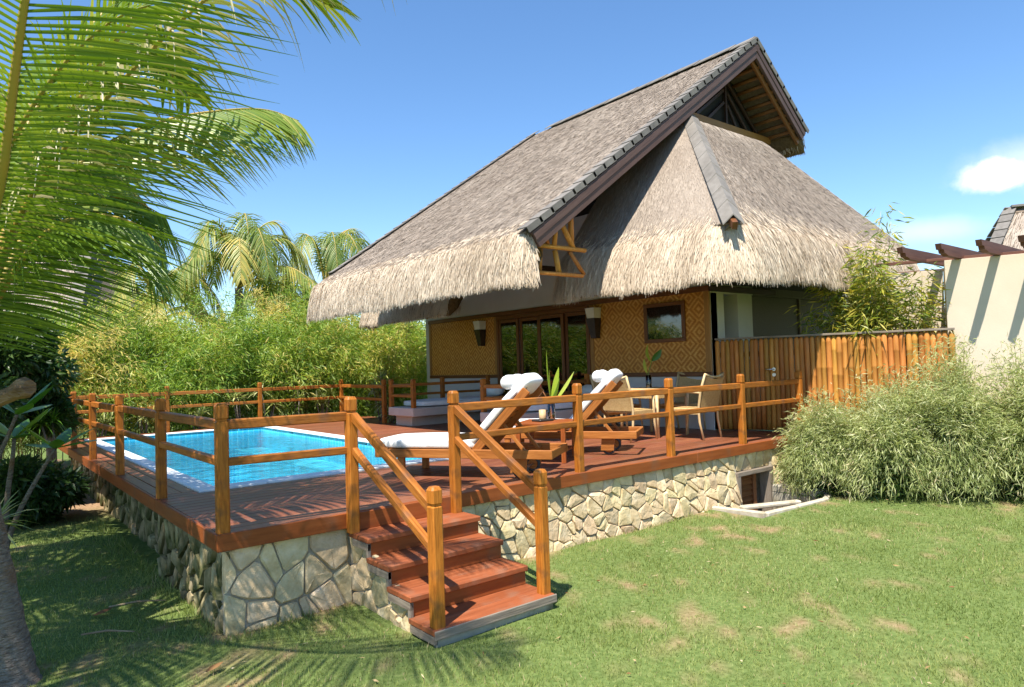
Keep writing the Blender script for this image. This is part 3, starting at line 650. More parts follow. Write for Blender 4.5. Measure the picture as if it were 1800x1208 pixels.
stones(fw_, (0, 0.075, 0), (1, 0, 0), (0, -1, 0), dz[0] - 0.05, dz[1] + 0.05, dz[2] + 0.05, -0.122, 0.19, 0.16, 0.009, 0.024, 'stone', 8)
stones(fw_, (0, 0.075, 0), (1, 0, 0), (0, -1, 0), dz[1] + 0.05, 8.2, -1.0, -0.122, 0.17, 0.18, 0.009, 0.024, 'stone', 9, batter=0.20)
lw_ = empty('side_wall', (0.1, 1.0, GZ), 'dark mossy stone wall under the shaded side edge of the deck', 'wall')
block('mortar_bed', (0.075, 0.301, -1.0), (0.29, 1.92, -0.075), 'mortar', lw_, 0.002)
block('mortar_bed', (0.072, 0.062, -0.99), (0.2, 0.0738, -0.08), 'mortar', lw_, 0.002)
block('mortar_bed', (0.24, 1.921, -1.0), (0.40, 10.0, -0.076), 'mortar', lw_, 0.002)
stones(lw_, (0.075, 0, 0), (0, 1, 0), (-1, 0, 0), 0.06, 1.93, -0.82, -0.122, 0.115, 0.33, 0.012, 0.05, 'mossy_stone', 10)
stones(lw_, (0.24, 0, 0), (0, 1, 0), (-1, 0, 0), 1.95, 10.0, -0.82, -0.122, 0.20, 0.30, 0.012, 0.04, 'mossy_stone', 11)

# light well with louvred cellar door
def build_well():
    root = empty('light_well', (6.5, -0.4, -1.1), 'sunken light well with pale kerb beside the stone wall', 'light well')
    x0, x1, y0, y1 = WELL
    mesh_obj('pit', [(x0, y0, -1.1), (x1, y0, -1.1), (x1, 0.07, -1.1), (x0, 0.07, -1.1), (x0, y0, GZ), (x1, y0, GZ), (x1, 0.07, GZ), (x0, 0.07, GZ)],
             [[0, 1, 2, 3], [0, 4, 5, 1], [1, 5, 6, 2], [3, 7, 4, 0]], 'concrete', root)
    segs = [((5.78, -0.06), (5.90, -0.70)), ((5.90, -0.70), (6.5, -0.76)), ((6.5, -0.76), (7.12, -0.80)), ((7.12, -0.80), (7.6, -0.62))]
    for (a, b) in segs: bar('kerb', (*a, GZ + 0.0), (*b, GZ + 0.0), 0.075, 0.075, 'kerb_stone', root, 0.012)
    bar('kerb', (6.15, -0.22, GZ - 0.02), (7.0, -0.52, GZ - 0.03), 0.10, 0.05, 'kerb_stone', root, 0.015)
    block('cheek_wall', (7.255, -0.62, -1.08), (7.62, 0.05, -0.60), 'concrete', root, 0.02)
build_well()
def build_cellar_door():
    root = empty('cellar_door', (6.87, 0.12, -1.1), 'low wooden louvred cellar door half open in the stone wall', 'door')
    a, b, t = dz
    block('jamb', (a - 0.012, 0.0, -1.09), (a + 0.055, 0.16, t), 'weathered_wood', root)
    block('jamb', (b - 0.075, 0.0, -1.09), (b + 0.012, 0.16, t), 'weathered_wood', root)
    block('lintel', (a - 0.015, -0.002, t - 0.004), (b + 0.015, 0.165, t + 0.05), 'weathered_wood', root)
    block('recess_shade', (a, 0.32, -1.09), (b, 0.36, t), 'void_shade', root)  # near-black slab, the shade behind the louvres put into its colour
    for k in range(9):
        z = t - 0.05 - k * 0.075
        bar('louvre', (a + 0.06, 0.13, z), (a + 0.49, 0.13, z), 0.012, 0.072, 'frame_wood', root, 0.003, up=(0, 0.5, 1))
    block('stile', (a + 0.49, 0.10, -1.09), (a + 0.57, 0.15, t - 0.005), 'frame_wood', root)
build_cellar_door()

# ------------------------------------------------------------------ stairs
SX0, SX1 = 1.0, 2.07
NOSE = [(-0.33, -0.145), (-0.64, -0.292), (-0.945, -0.438), (-1.25, -0.585)]
def build_stairs():
    root = empty('wooden_stairs', (1.53, -0.7, GZ), 'four red brown wooden steps leading from lawn to deck', 'stairs')
    prev = 0.0
    for i, (y, z) in enumerate(NOSE):
        block('concrete_core', (SX0 + 0.05, y + 0.045, -0.98), (SX1 - 0.03, prev + (0.044 if i else 0.07), z - 0.045), 'concrete', root, 0.002)
        d = (prev - y + (0.035 if i else 0.0)); half = d / 2
        for k in range(2):
            ya = y + k * (half + 0.002); yb = y + (k + 1) * half - 0.001
            block('tread_board', (SX0, ya, z - 0.042), (SX1, yb, z), 'step_wood', root, 0.006)
        zb = NOSE[i + 1][1] if i < 3 else None
        if zb is not None:
            block('riser_board', (SX0 + 0.015, y + 0.022, zb + 0.001), (SX1 - 0.012, y + 0.044, z - 0.0425), 'fascia_wood', root, 0.003)
        else:
            block('nosing', (SX0 - 0.004, y - 0.014, z - 0.062), (SX1 + 0.008, y - 0.001, z - 0.002), 'weathered_wood', root, 0.004)
            block('plinth', (SX0 + 0.02, y + 0.012, -0.99), (SX1 - 0.012, y + 0.0445, z - 0.063), 'concrete', root, 0.003)
        # weathered edge boards on the open side
        bar('edge_board', (SX0 + 0.018, prev + (0.02 if i else -0.06), z - 0.072), (SX0 + 0.018, y + 0.012, z - 0.072), 0.03, 0.056, 'weathered_wood', root, 0.003)
        if i < 3: block('edge_board', (SX0 + 0.004, y + 0.012, zb - 0.03), (SX0 + 0.034, y + 0.046, z - 0.045), 'weathered_wood', root, 0.003)
        prev = y
    block('riser_board', (SX0 + 0.015, -0.024, NOSE[0][1] + 0.001), (SX1 - 0.012, -0.003, -0.003), 'fascia_wood', root, 0.003)
    side = bpy.data.objects.new('side_wall', None); side.matrix_basis = Matrix.Translation(V(1.03, -0.6, GZ)); link(side, root)
    s = (-0.585 + 0.145) / (-1.25 + 0.33)
    L = math.hypot(1, s)
    # keep z below the line through the step noses, 0.12 lower
    stones(side, (SX0 + 0.052, 0, 0), (0, 1, 0), (-1, 0, 0), -1.23, 0.03, -0.80, -0.16, 0.19, 0.19, 0.010, 0.022, 'stone', 14,
           planes=((-s / L, 1 / L, (-0.145 - 0.135 - s * -0.33) / L),))
build_stairs()

# ------------------------------------------------------------------ railings
_post = {}
def post_mesh(h, w):
    key = (round(h, 3), round(w, 3))
    if key in _post: return _post[key]
    hw = w / 2; rings = [(0, hw), (h - 0.135, hw), (h - 0.128, hw * 0.80), (h - 0.114, hw * 0.80), (h - 0.107, hw), (h - 0.022, hw), (h, hw * 0.70)]
    vs, fs = [], []
    for x, a in rings:
        c = a * 0.30
        for y, z in ((a, a - c), (a - c, a), (-a + c, a), (-a, a - c), (-a, -a + c), (-a + c, -a), (a - c, -a), (a, -a + c)): vs.append((x, y, z))
    n = 8
    for i in range(len(rings) - 1):
        for k in range(n): fs.append([i * n + k, i * n + (k + 1) % n, (i + 1) * n + (k + 1) % n, (i + 1) * n + k])
    fs.append(list(range(n))[::-1]); fs.append([(len(rings) - 1) * n + k for k in range(n)])
    me = bpy.data.meshes.new('post'); me.from_pydata(vs, [], fs); me.update(); me.materials.append(MATS['post_wood']); _post[key] = me
    return me
def post(x, y, z0, z1, parent, w=0.086):
    o = bpy.data.objects.new('post', post_mesh(z1 - z0, w))
    o.matrix_basis = Matrix(((0, 0, -1, x), (0, 1, 0, y), (1, 0, 0, z0), (0, 0, 0, 1)))
    return link(o, parent)
PT = 0.93
def rails(a, b, parent, za=0.0, zb=0.0, trim=0.03, mat='rail_wood', w=0.052):
    a, b = V(a), V(b); d = (b - a).normalized() * trim
    for zc, h in ((0.775, 0.074), (0.505, 0.060)):
        bar('rail', (a.x + d.x, a.y + d.y, za + zc), (b.x - d.x, b.y - d.y, zb + zc), w, h, mat, parent, 0.008)
def railing(name, label, pts, posts=None, z=0.0):
    root = empty(name, (*pts[0], z), label, 'railing')
    for i, p in enumerate(pts):
        if posts is None or posts[i]: post(*p, z, z + PT, root)
    for a, b in zip(pts, pts[1:]): rails((*a, 0), (*b, 0), root, z, z)
    return root
railing('wooden_railing', 'wooden post railing along the shaded side of the pool', [(0.06, 0.06), (0.06, 1.96), (0.06, 4.05), (0.06, 6.09), (0.06, 8.10), (0.06, 10.05)])
r = railing('wooden_railing', 'short two-rail wooden railing between deck corner post and stairs', [(0.06, 0.06), (1.03, -0.035)], [False, False])
post(1.02, -0.05, NOSE[0][1], PT, r)
r = empty('stair_handrail', (1.05, -1.2, NOSE[3][1]), 'sloping wooden stair handrail on the pool side of the steps', 'handrail')
post(1.06, -1.195, NOSE[3][1], 0.345, r); rails((1.03, -0.08, 0), (1.06, -1.17, 0), r, 0.0, -0.585, 0.0)
r = empty('stair_handrail', (2.02, -1.18, NOSE[3][1]), 'sloping wooden stair handrail on the lounger side of the steps', 'handrail')
post(2.02, -1.18, NOSE[3][1], 0.345, r); rails((2.01, -0.07, 0), (2.02, -1.15, 0), r, 0.0, -0.585, 0.0)
r = railing('wooden_railing', 'long two-rail wooden railing along the deck edge beside the loungers', [(2.01, 0.03), (3.65, 0.06), (5.17, 0.06), (6.68, 0.06), (8.18, 0.06)], [False, True, True, True, True])
post(2.01, -0.045, NOSE[0][1], PT, r)
railing('wooden_railing', 'wooden railing across the far end of the pool before the hedge', [(0.06, 10.05), (1.88, 10.05), (3.74, 10.05), (5.65, 10.05)], [False, True, True, True])
railing('wooden_railing', 'wooden railing returning from the far deck corner to the daybed', [(5.65, 10.05), (5.52, 7.72)], [False, True])
# ------------------------------------------------------------------ house
HX, HY0, HY1 = 8.03, 1.43, 9.88
house = empty('thatched_villa', (10.0, 5.6, 0), 'thatched villa with woven bamboo walls and steep overhanging roof', 'house')
def quad_wall(name, pts, mat, parent): return mesh_obj(name, pts, [list(range(len(pts)))], mat, parent)
def build_walls():
    H = house
    # body of the house (solid plaster walls, a door opening in the facade)
    D0, D1, DT = 4.20, 6.96, 2.15
    block('upper_wall', (HX, HY0, 2.335), (HX + 0.2, HY1, 4.0), 'plaster', H, 0.002); block('upper_wall', (HX + 0.01, 2.6, 4.001), (HX + 0.19, 7.5, 4.95), 'void_shade', H, 0.002)  # second block coloured near-black for the shade under the roof
    block('wall', (HX, D1, 0.0), (HX + 0.2, HY1, 0.86), 'dado_plaster', H, 0.002)
    block('wall', (HX, HY0, 0.0), (HX + 0.2, D0, 0.86), 'dado_plaster', H, 0.002)
    block('wall', (HX + 0.03, D1, 0.8605), (HX + 0.2, HY1, 2.3345), 'plaster', H, 0.002)
    block('wall', (HX + 0.03, HY0, 0.8605), (HX + 0.2, D0, 2.3345), 'plaster', H, 0.002)
    block('wall', (HX + 0.02, HY1, 0.0), (12.6, HY1 + 0.2, 3.6), 'plaster', H, 0.002)
    block('wall', (12.6, HY0, 0.0), (12.8, HY1 + 0.2, 3.6), 'plaster', H, 0.002)
    block('interior_floor', (HX + 0.21, HY0 + 0.22, -0.1), (12.58, HY1 - 0.02, -0.002), 'dark_wood', H, 0.002)
    block('interior_wall', (10.2, D0 - 0.6, 0.0), (10.3, D1 + 0.6, 3.0), 'void_shade', H, 0.002)
    block('interior_ceiling', (HX + 0.21, D0 - 0.6, 2.6), (10.19, D1 + 0.6, 2.7), 'void_shade', H, 0.002)
    # timber members
    block('top_beam', (HX - 0.035, HY0 - 0.01, 2.245), (HX + 0.028, HY1, 2.332), 'frame_wood', H)
    for y0, y1 in ((HY0, D0 - 0.07), (D1 + 0.07, HY1)):
        block('trim', (HX - 0.025, y0, 0.862), (HX + 0.028, y1, 0.935), 'frame_wood', H)
        block('woven_panel', (HX - 0.004, y0 + 0.10, 0.936), (HX + 0.028, y1 - 0.10, 2.244), 'woven_panel', H, 0.002)
        for y in (y0, y1 - 0.10): block('corner_post', (HX - 0.018, y + 0.001, 0.936), (HX + 0.028, y + 0.099, 2.244), 'gold_wood', H)
    # window with frame in the panel near the corner
    w = empty_part('window', (HX, 2.33, 1.78), H)
    for a, b in (((1.90, 1.45), (2.77, 1.51)), ((1.90, 2.07), (2.77, 2.13)), ((1.90, 1.511), (1.965, 2.069)), ((2.705, 1.511), (2.77, 2.069))):
        block('frame', (HX - 0.045, a[0], a[1]), (HX - 0.005, b[0], b[1]), 'frame_wood', w)
    block('pane', (HX - 0.022, 1.966, 1.512), (HX - 0.016, 2.704, 2.068), 'window_glass', w, 0.001)
    block('blind', (HX - 0.0125, 1.966, 1.512), (HX - 0.006, 2.704, 2.068), 'screen_dark', w, 0.001)
    # sliding glass doors
    d = empty_part('sliding_door', (HX, 5.58, 0), H)
    block('frame', (HX - 0.04, D0 - 0.07, 0.0), (HX + 0.06, D0, 2.24), 'frame_wood', d)
    block('frame', (HX - 0.04, D1, 0.0), (HX + 0.06, D1 + 0.07, 2.24), 'frame_wood', d)
    block('frame', (HX - 0.045, D0 + 0.001, DT), (HX + 0.06, D1 - 0.001, 2.24), 'frame_wood', d)
    edges = [D0, 4.86, 5.63, 6.28, D1]
    for i, (a, b) in enumerate(zip(edges, edges[1:])):
        x = HX + (0.0 if i % 2 else 0.045)
        for y in (a, b - 0.075): block('stile', (x - 0.018, y + 0.002, 0.02), (x + 0.018, y + 0.073, DT - 0.002), 'frame_wood', d, 0.003)
        block('rail', (x - 0.017, a + 0.074, 0.02), (x + 0.017, b - 0.076, 0.12), 'frame_wood', d, 0.003)
        block('rail', (x - 0.017, a + 0.074, DT - 0.075), (x + 0.017, b - 0.076, DT - 0.003), 'frame_wood', d, 0.003)
        block('pane', (x - 0.004, a + 0.074, 0.121), (x + 0.004, b - 0.076, DT - 0.076), 'window_glass', d, 0.001)
    # side wall towards the bamboo fence
    block('corner_column', (HX + 0.022, HY0 - 0.0, 0.0), (HX + 0.40, HY0 + 0.2, 2.22), 'plaster', H, 0.003)
    block('side_beam', (HX - 0.03, HY0 - 0.06, 2.235), (9.95, HY0 - 0.012, 2.33), 'dark_wood', H)
    block('side_lintel', (HX + 0.201, HY0, 2.221), (9.3, HY0 + 0.2, 3.4), 'plaster', H, 0.003); block('side_lintel', (9.302, HY0 + 0.01, 2.221), (16.5, HY0 + 0.2, 3.4), 'screen_dark', H, 0.003)
    block('side_column', (8.86, HY0 + 0.02, 0.0), (9.30, HY0 + 0.4, 2.22), 'plaster', H, 0.003)
    block('screen', (9.31, HY0 + 0.1, 0.0), (10.98, HY0 + 0.14, 2.22), 'screen_dark', H, 0.003)
    block('screen', (11.0, HY0 + 0.15, 0.0), (16.5, HY0 + 0.19, 2.22), 'screen_dark', H, 0.003)
    block('screen_post', (10.97, HY0 + 0.06, 0.0), (11.03, HY0 + 0.098, 2.22), 'weathered_wood', H)
    block('opening_back', (8.44, HY0 + 0.9, 0.0), (8.85, HY0 + 0.95, 2.2), 'void_shade', H)
    block('soffit', (6.4, 0.05, 2.36), (12.4, HY0 - 0.001, 2.40), 'void_shade', H, 0.002)
    # wall lamps
    for y, s in ((7.55, 1.0), (3.93, 1.0)):
        l = empty_part('wall_lamp', (HX - 0.1, y, 1.9), H)
        def taper(name, z0, z1, w0, w1, mat):
            v = []
            for z, w in ((z0, w0), (z1, w1)):
                v += [(HX - 0.012 - w * 0.85, y - w / 2, z), (HX - 0.012, y - w / 2, z), (HX - 0.012, y + w / 2, z), (HX - 0.012 - w * 0.85, y + w / 2, z)]
            mesh_obj(name, v, [[3, 2, 1, 0], [4, 5, 6, 7], [0, 1, 5, 4], [1, 2, 6, 5], [2, 3, 7, 6], [3, 0, 4, 7]], mat, l)
        taper('vessel', 1.60, 1.975, 0.13, 0.22, 'dark_vessel'); taper('shade', 1.976, 2.17, 0.195, 0.235, 'lamp_white')
def empty_part(name, loc, parent):
    o = bpy.data.objects.new(name, None); o.empty_display_size = 0.1; o.matrix_basis = Matrix.Translation(V(loc)); return link(o, parent)
build_walls()

# ---- thatch
TR = np.random.default_rng(77)
def loft(name, sections, mat, parent, closed=True, smooth=True, caps=True):
    """sections: list of point lists of equal length"""
    n = len(sections[0]); vs = [p for s in sections for p in s]; fs = []
    for i in range(len(sections) - 1):
        for k in range(n if closed else n - 1): fs.append([i * n + k, (i + 1) * n + k, (i + 1) * n + (k + 1) % n, i * n + (k + 1) % n])
    if caps and closed: fs.append(list(range(n))); fs.append([(len(sections) - 1) * n + k for k in range(n)][::-1])
    return mesh_obj(name, vs, fs, mat, parent, smooth)
def slope_strands(parent, A, B, C, D, n, ln=(0.16, 0.42), w=(0.007, 0.014), lift=0.013, seed=1, name='thatch_straw', mat='thatch_strand', shift=0.0):
    """straw lying on the quad A(top) B(top) C(bottom) D(bottom): A-D and B-C run down the slope"""
    rng = np.random.default_rng(seed); A, B, C, D = (np.array(p, float) for p in (A, B, C, D))
    u, v = rng.random((n, 1)), rng.random((n, 1))
    top = A + (B - A) * u; bot = D + (C - D) * u; Ls = rng.uniform(*ln, (n, 1)); P = top + (bot - top) * v * (1 - 0.92 * Ls / np.linalg.norm(bot - top, axis=1, keepdims=True))
    dn = unit(bot - top); nm = unit(np.cross(B - A, D - A)); nm = np.where(nm[2] < 0, -nm, nm)
    lat = unit(B - A) * rng.normal(0, 0.032, (n, 1)); L = Ls
    d = unit(dn + lat); P0 = P + nm * 0.004; P1 = P0 + d * L * 0.5 + nm * lift * 0.7 * rng.random((n, 1)); P2 = P0 + d * L + nm * lift * rng.random((n, 1)) * 1.5
    s = (u[:, 0] * np.linalg.norm(B - A)); t = v[:, 0] * np.linalg.norm(D - A)
    r = np.clip(0.30 + 0.26 * vnoise(s, t, seed + 50, 0.9) + 0.16 * vnoise(s * 4, t, seed + 51, 0.5) + 0.27 * (rng.random(n) - 0.5) + shift, 0, 1)
    o = strands(name, P0, P1, P2, rng.uniform(*w, n), mat, parent, rng, r, side=np.broadcast_to(nm * 3, (n, 3)))
    tag(o, kind='stuff')
def eave_fringe(parent, path, outs, ztop, drop, out, back, n, seed, up=0.35, slope=0.9, tuck=0.35):
    """hanging thatch: solid skirt plus straw along a plan path; outs = outward unit vectors at each path point"""
    rng = np.random.default_rng(seed); P = np.array(path, float); O = unit(np.array(outs, float))
    sec = []
    for p, o in zip(P, O):
        prof = [(-0.30, 0.30 * slope - 0.03), (0.0, -0.03), (out * 0.42, -drop * 0.28), (out * 0.78, -drop * 0.64), (out * 0.88, -drop * 0.90), (out * 0.55, -drop * 0.95), (-back * 0.4, -drop * 0.72), (-back, -drop * 0.35)]
        sec.append([(p[0] + o[0] * a, p[1] + o[1] * a, ztop + b) for a, b in prof])
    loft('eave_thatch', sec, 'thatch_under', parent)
    seg = np.linalg.norm(np.diff(P, axis=0), axis=1) + 0.10 * np.linalg.norm(np.diff(O, axis=0), axis=1); cum = np.concatenate([[0], np.cumsum(seg)])
    s = rng.random(n) * cum[-1]; k = np.clip(np.searchsorted(cum, s) - 1, 0, len(seg) - 1); f = ((s - cum[k]) / np.maximum(seg[k], 1e-6))[:, None]
    base = P[k] * (1 - f) + P[k + 1] * f; o = unit(O[k] * (1 - f) + O[k + 1] * f)
    B3 = np.concatenate([base, np.full((n, 1), ztop)], 1); O3 = np.concatenate([o, np.zeros((n, 1))], 1)
    def curve(t):   # t<0 up the roof, 0 edge, 1 bottom
        a = np.where(t < 0, t * up, out * (1 - (1 - np.clip(t, 0, 1)) ** 1.7)); z = np.where(t < 0, -t * up * slope, -drop * np.clip(t, 0, 3) ** 1.12)
        return B3 + O3 * a + np.array([0, 0, 1.0]) * z
    t0 = np.where(rng.random((n, 1)) < 0.3, rng.uniform(-1.0, 0.1, (n, 1)), rng.uniform(-0.15, 0.9, (n, 1))); ln = rng.uniform(0.14, 0.38, (n, 1)); layer = rng.random((n, 1))
    t2 = np.minimum(t0 + ln, 1.0 + rng.normal(0, 0.034, (n, 1)) + 0.05 * (vnoise(s, s * 0, seed + 7, 0.25)[:, None] - 0.5) * 2)
    puff = O3 * (0.012 + 0.035 * layer) + np.array([0, 0, 1.0]) * 0.012 * layer
    tang = np.stack([-o[:, 1], o[:, 0], 0 * o[:, 0]], 1) * rng.normal(0, 0.03, (n, 1))
    p0, p1, p2 = curve(t0) + puff * 0.6, curve((t0 + t2) / 2) + puff + tang * 0.5, curve(t2) + puff * 1.1 + tang
    # straw tips under the edge
    r = np.clip(0.30 + 0.34 * vnoise(s * 3, t0[:, 0] * 0.4, seed + 1, 0.4) + 0.22 * vnoise(s, t0[:, 0], seed + 2, 1.1) + 0.45 * (rng.random(n) - 0.5), 0, 1)
    x = strands('eave_straw', p0, p1, p2, rng.uniform(0.006, 0.016, n), 'fringe_strand', parent, rng, r, side=O3 * 2.5)
    tag(x, kind='stuff')
    m = n // 4; j = rng.integers(0, n, m); inn = rng.random((m, 1))
    q0 = B3[j] + O3[j] * (out * 0.85 - inn * (out + back) * 0.8) + np.array([0, 0, 1.0]) * (-drop * 0.80 + drop * 0.15 * inn)
    q2 = q0 + np.array([0, 0, -1.0]) * rng.uniform(0.05, 0.17, (m, 1)) * (drop / 0.7) + O3[j] * 0.03
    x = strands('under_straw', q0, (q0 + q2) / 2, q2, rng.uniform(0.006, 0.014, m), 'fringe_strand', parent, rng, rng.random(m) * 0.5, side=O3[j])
    tag(x, kind='stuff')
def slab(name, A, B, C, D, th, mat, parent):
    A, B, C, D = (V(p) for p in (A, B, C, D)); nm = (B - A).cross(D - A).normalized(); nm = -nm if nm.z < 0 else nm
    vs = [A, B, C, D] + [p - nm * th for p in (A, B, C, D)]
    return mesh_obj(name, vs, [[0, 1, 2, 3], [7, 6, 5, 4], [0, 4, 5, 1], [1, 5, 6, 2], [2, 6, 7, 3], [3, 7, 4, 0]], mat, parent)
RX, RZ = 10.34, 7.13          # ridge
EX, EZ = 4.53, 2.93          # eave of the long slope
YG, YR, YE = 1.85, 8.08, 8.88   # near gable, far gable at ridge and at eave
SX, SZ = 12.11, 5.71         # eave of the short slope
surface('purlin_wood', [(0.3, (0.16, 0.06, 0.016)), (0.7, (0.30, 0.125, 0.035))], 4, (12, 12, 12), rough=0.6)
def build_main_roof():
    R = empty_part('main_roof', (RX, 4, RZ), house)
    A, B, C, D = (RX, YG, RZ), (RX, YR, RZ), (EX, YE, EZ), (EX, YG, EZ)
    slab('thatch', A, B, C, D, 0.22, 'thatch_base', R)
    slope_strands(R, A, B, C, D, 100000, seed=1)
    A2, B2, C2, D2 = (RX, YR, RZ), (RX, YG, RZ), (SX, YG, SZ), (SX, YR, SZ)
    slab('thatch', A2, B2, C2, D2, 0.20, 'thatch_base', R)
    slope_strands(R, A2, B2, C2, D2, 6000, seed=2)
    n = 24; ys = [YG + 0.02 + (YE - YG - 0.05) * i / n for i in range(n + 1)]
    eave_fringe(R, [(EX + 0.26, YG + 0.07), (EX + 0.15, YG + 0.05), (EX + 0.07, YG + 0.05)] + [(EX + 0.03, y) for y in ys[1:]], [(-0.5, -0.5), (-0.8, -0.5), (-1, -0.35)] + [(-1, 0.10 * max(0, (i - n + 3)) / 3) for i in range(1, n + 1)], EZ + 0.0, 0.745, 0.17, 0.42, 30000, 31, up=0.35, slope=0.72)
    eave_fringe(R, [(SX, YG + 0.03 + i * 0.3) for i in range(18)], [(1, 0)] * 18, SZ, 0.42, 0.07, 0.25, 5000, 32, up=0.2, slope=0.8)
    # barge boards and verge tiles on the near gable, tiles only on the far one
    def verge(p0, p1, y0, y1, boards=True, yo=-1):
        a, b = V(p0[0], y0, p0[1]), V(p1[0], y1, p1[1]); d = b - a; L = d.length; d.normalize()
        nrm = V(-d.z, 0, d.x); nrm = nrm if nrm.z > 0 else -nrm
        if boards:
            off = V(0, yo * 0.035, 0) - nrm * 0.175
            bar('barge_board', a + off + d * 0.0, b + off - d * 0.02, 0.05, 0.235, 'barge_wood', R, 0.006, up=tuple(nrm))
            off2 = V(0, yo * 0.066, 0) - nrm * 0.135
            bar('barge_strip', a + off2, b + off2 - d * 0.02, 0.012, 0.09, 'barge_wood', R, 0.003, up=tuple(nrm))
        n = round(L / 0.27); st = L / n
        for k in range(n):
            p = a + d * (st * k - 0.01); q = a + d * (st * (k + 1) + 0.035)
            lift0, lift1 = nrm * 0.026, nrm * 0.040
            # L-shaped tile: top plate and front flap in one mesh
            wd = V(0, -yo * 0.12, 0); fr = V(0, yo * 0.07, 0); fl = -nrm * 0.075; t = nrm * 0.014
            v = [p + lift0 + fr, q + lift1 + fr, q + lift1 + wd, p + lift0 + wd, p + lift0 + fr + t, q + lift1 + fr + t, q + lift1 + wd + t, p + lift0 + wd + t,
                 p + lift0 + fr + fl, q + lift1 + fr + fl, p + lift0 + fr * 1.18 + t, q + lift1 + fr * 1.18 + t, p + lift0 + fr * 1.18 + fl, q + lift1 + fr * 1.18 + fl]
            f = [[4, 5, 6, 7], [0, 3, 2, 1], [1, 2, 6, 5], [3, 0, 4, 7], [2, 3, 7, 6], [10, 12, 13, 11], [8, 0, 1, 9], [10, 11, 5, 4], [8, 9, 13, 12], [11, 13, 9, 1], [10, 4, 0], [12, 10, 0, 8]]
            mesh_obj('verge_tile', v, f, 'roof_tile', R)
    verge((RX, RZ + 0.02), (EX, EZ + 0.02), YG - 0.02, YG - 0.02)
    verge((RX, RZ + 0.02), (SX, SZ + 0.02), YG - 0.02, YG - 0.02)
    verge((RX, RZ + 0.02), (EX + 0.4, EZ + 0.31), YR, YE - 0.05, False, 1)
    # ridge caps
    for k in range(14):
        y0 = YG - 0.06 + k * 0.41; y1 = y0 + 0.44; z = RZ + 0.075 + 0.004 * (k % 2); v = []
        for y, dz_ in ((y0, 0.012), (y1, 0.0)):
            v += [(RX - 0.20, y, z - 0.135 + dz_), (RX, y, z + dz_), (RX + 0.20, y, z - 0.145 + dz_), (RX + 0.20, y, z - 0.165 + dz_), (RX, y, z - 0.02 + dz_), (RX - 0.20, y, z - 0.155 + dz_)]
        mesh_obj('ridge_tile', v, [[0, 1, 7, 6], [1, 2, 8, 7], [2, 3, 9, 8], [3, 4, 10, 9], [4, 5, 11, 10], [5, 0, 6, 11], [5, 4, 3, 2, 1, 0], [6, 7, 8, 9, 10, 11]], 'roof_tile', R)
    # bamboo purlins seen under the short slope and the gable overhang
    d = (V(SX, 0, SZ) - V(RX, 0, RZ)); L = d.length; d.normalize(); nrm = V(-d.z, 0, d.x); nrm = nrm if nrm.z > 0 else -nrm
    n = 11
    for k in range(n):
        c = V(RX, 0, RZ) + d * (0.22 + (L - 0.3) * k / (n - 1)) - nrm * 0.235
        tube('purlin', [V(c.x, YG - 0.01, c.z), V(c.x, YG + 0.8, c.z)], 0.036, 'purlin_wood', R, 8)
    bar('rafter', V(RX, YG + 0.03, RZ) - nrm * 0.30 + d * 0.1, V(SX, YG + 0.03, SZ) - nrm * 0.30, 0.05, 0.09, 'purlin_wood', R, up=tuple(nrm))
    d2 = (V(EX, 0, EZ) - V(RX, 0, RZ)); L2 = d2.length; d2.normalize(); n2 = V(-d2.z, 0, d2.x); n2 = n2 if n2.z > 0 else -n2
    for k in range(16):
        c = V(RX, 0, RZ) + d2 * (0.3 + (L2 - 0.6) * k / 15) - n2 * 0.255
        tube('purlin', [V(c.x, YG - 0.01, c.z), V(c.x, YR, c.z)], 0.036, 'bamboo', R, 6)
    # gable wall with dark lattice
    gy = 2.46; gz = 5.66
    tri = [(8.2, gy + 0.06, gz - 0.4), (12.0, gy + 0.06, gz - 0.4), (RX + 0.05, gy + 0.06, 6.95)]
    mesh_obj('gable_wall', tri, [[0, 1, 2]], 'void_shade', R)  # near-black sheet painted as the dark space behind the lattice
    bar('gable_beam', (8.8, gy - 0.03, gz - 0.02), (11.8, gy - 0.03, gz - 0.02), 0.07, 0.12, 'gold_wood', R)
    bar('king_post', (RX - 0.04, gy, gz + 0.04), (RX - 0.04, gy, 6.75), 0.05, 0.05, 'dark_wood', R, up=(0, 1, 0))
    bar('gable_strut', (10.63, gy, gz + 0.05), (RX + 0.02, gy, gz + 0.45), 0.04, 0.06, 'dark_wood', R)
    bar('gable_strut', (11.01, gy, gz + 0.05), (RX + 0.02, gy, gz + 0.68), 0.04, 0.06, 'dark_wood', R)
    bar('gable_strut', (11.38, gy, gz + 0.08), (RX + 0.02, gy, gz + 0.92), 0.04, 0.06, 'dark_wood', R)
    bar('gable_strut', (9.33, gy, gz + 0.06), (RX - 0.1, gy, gz + 0.72), 0.04, 0.06, 'dark_wood', R)
    bar('gable_strut', (9.7, gy, gz + 0.06), (RX - 0.1, gy, gz + 0.48), 0.04, 0.06, 'dark_wood', R)
    mesh_obj('rear_gable_wall', [(EX + 0.5, 7.5, 2.95), (RX + 1.6, 7.5, 2.95), (RX + 1.6, 7.5, 5.5), (RX, 7.5, RZ - 0.25), (EX + 0.6, 7.5, 3.1)], [[0, 1, 2, 3, 4]], 'void_shade', R)  # closes the roof space; its shade is put into the near-black colour
    # bamboo bracket truss below the low end of the barge board
    y = 2.02
    def bt(a, b, r=0.034): tube('truss_pole', [V(a[0] + 0.53, y + a[2], a[1] + 0.145), V(b[0] + 0.53, y + b[2], b[1] + 0.145)], r, 'bamboo', R, 8)
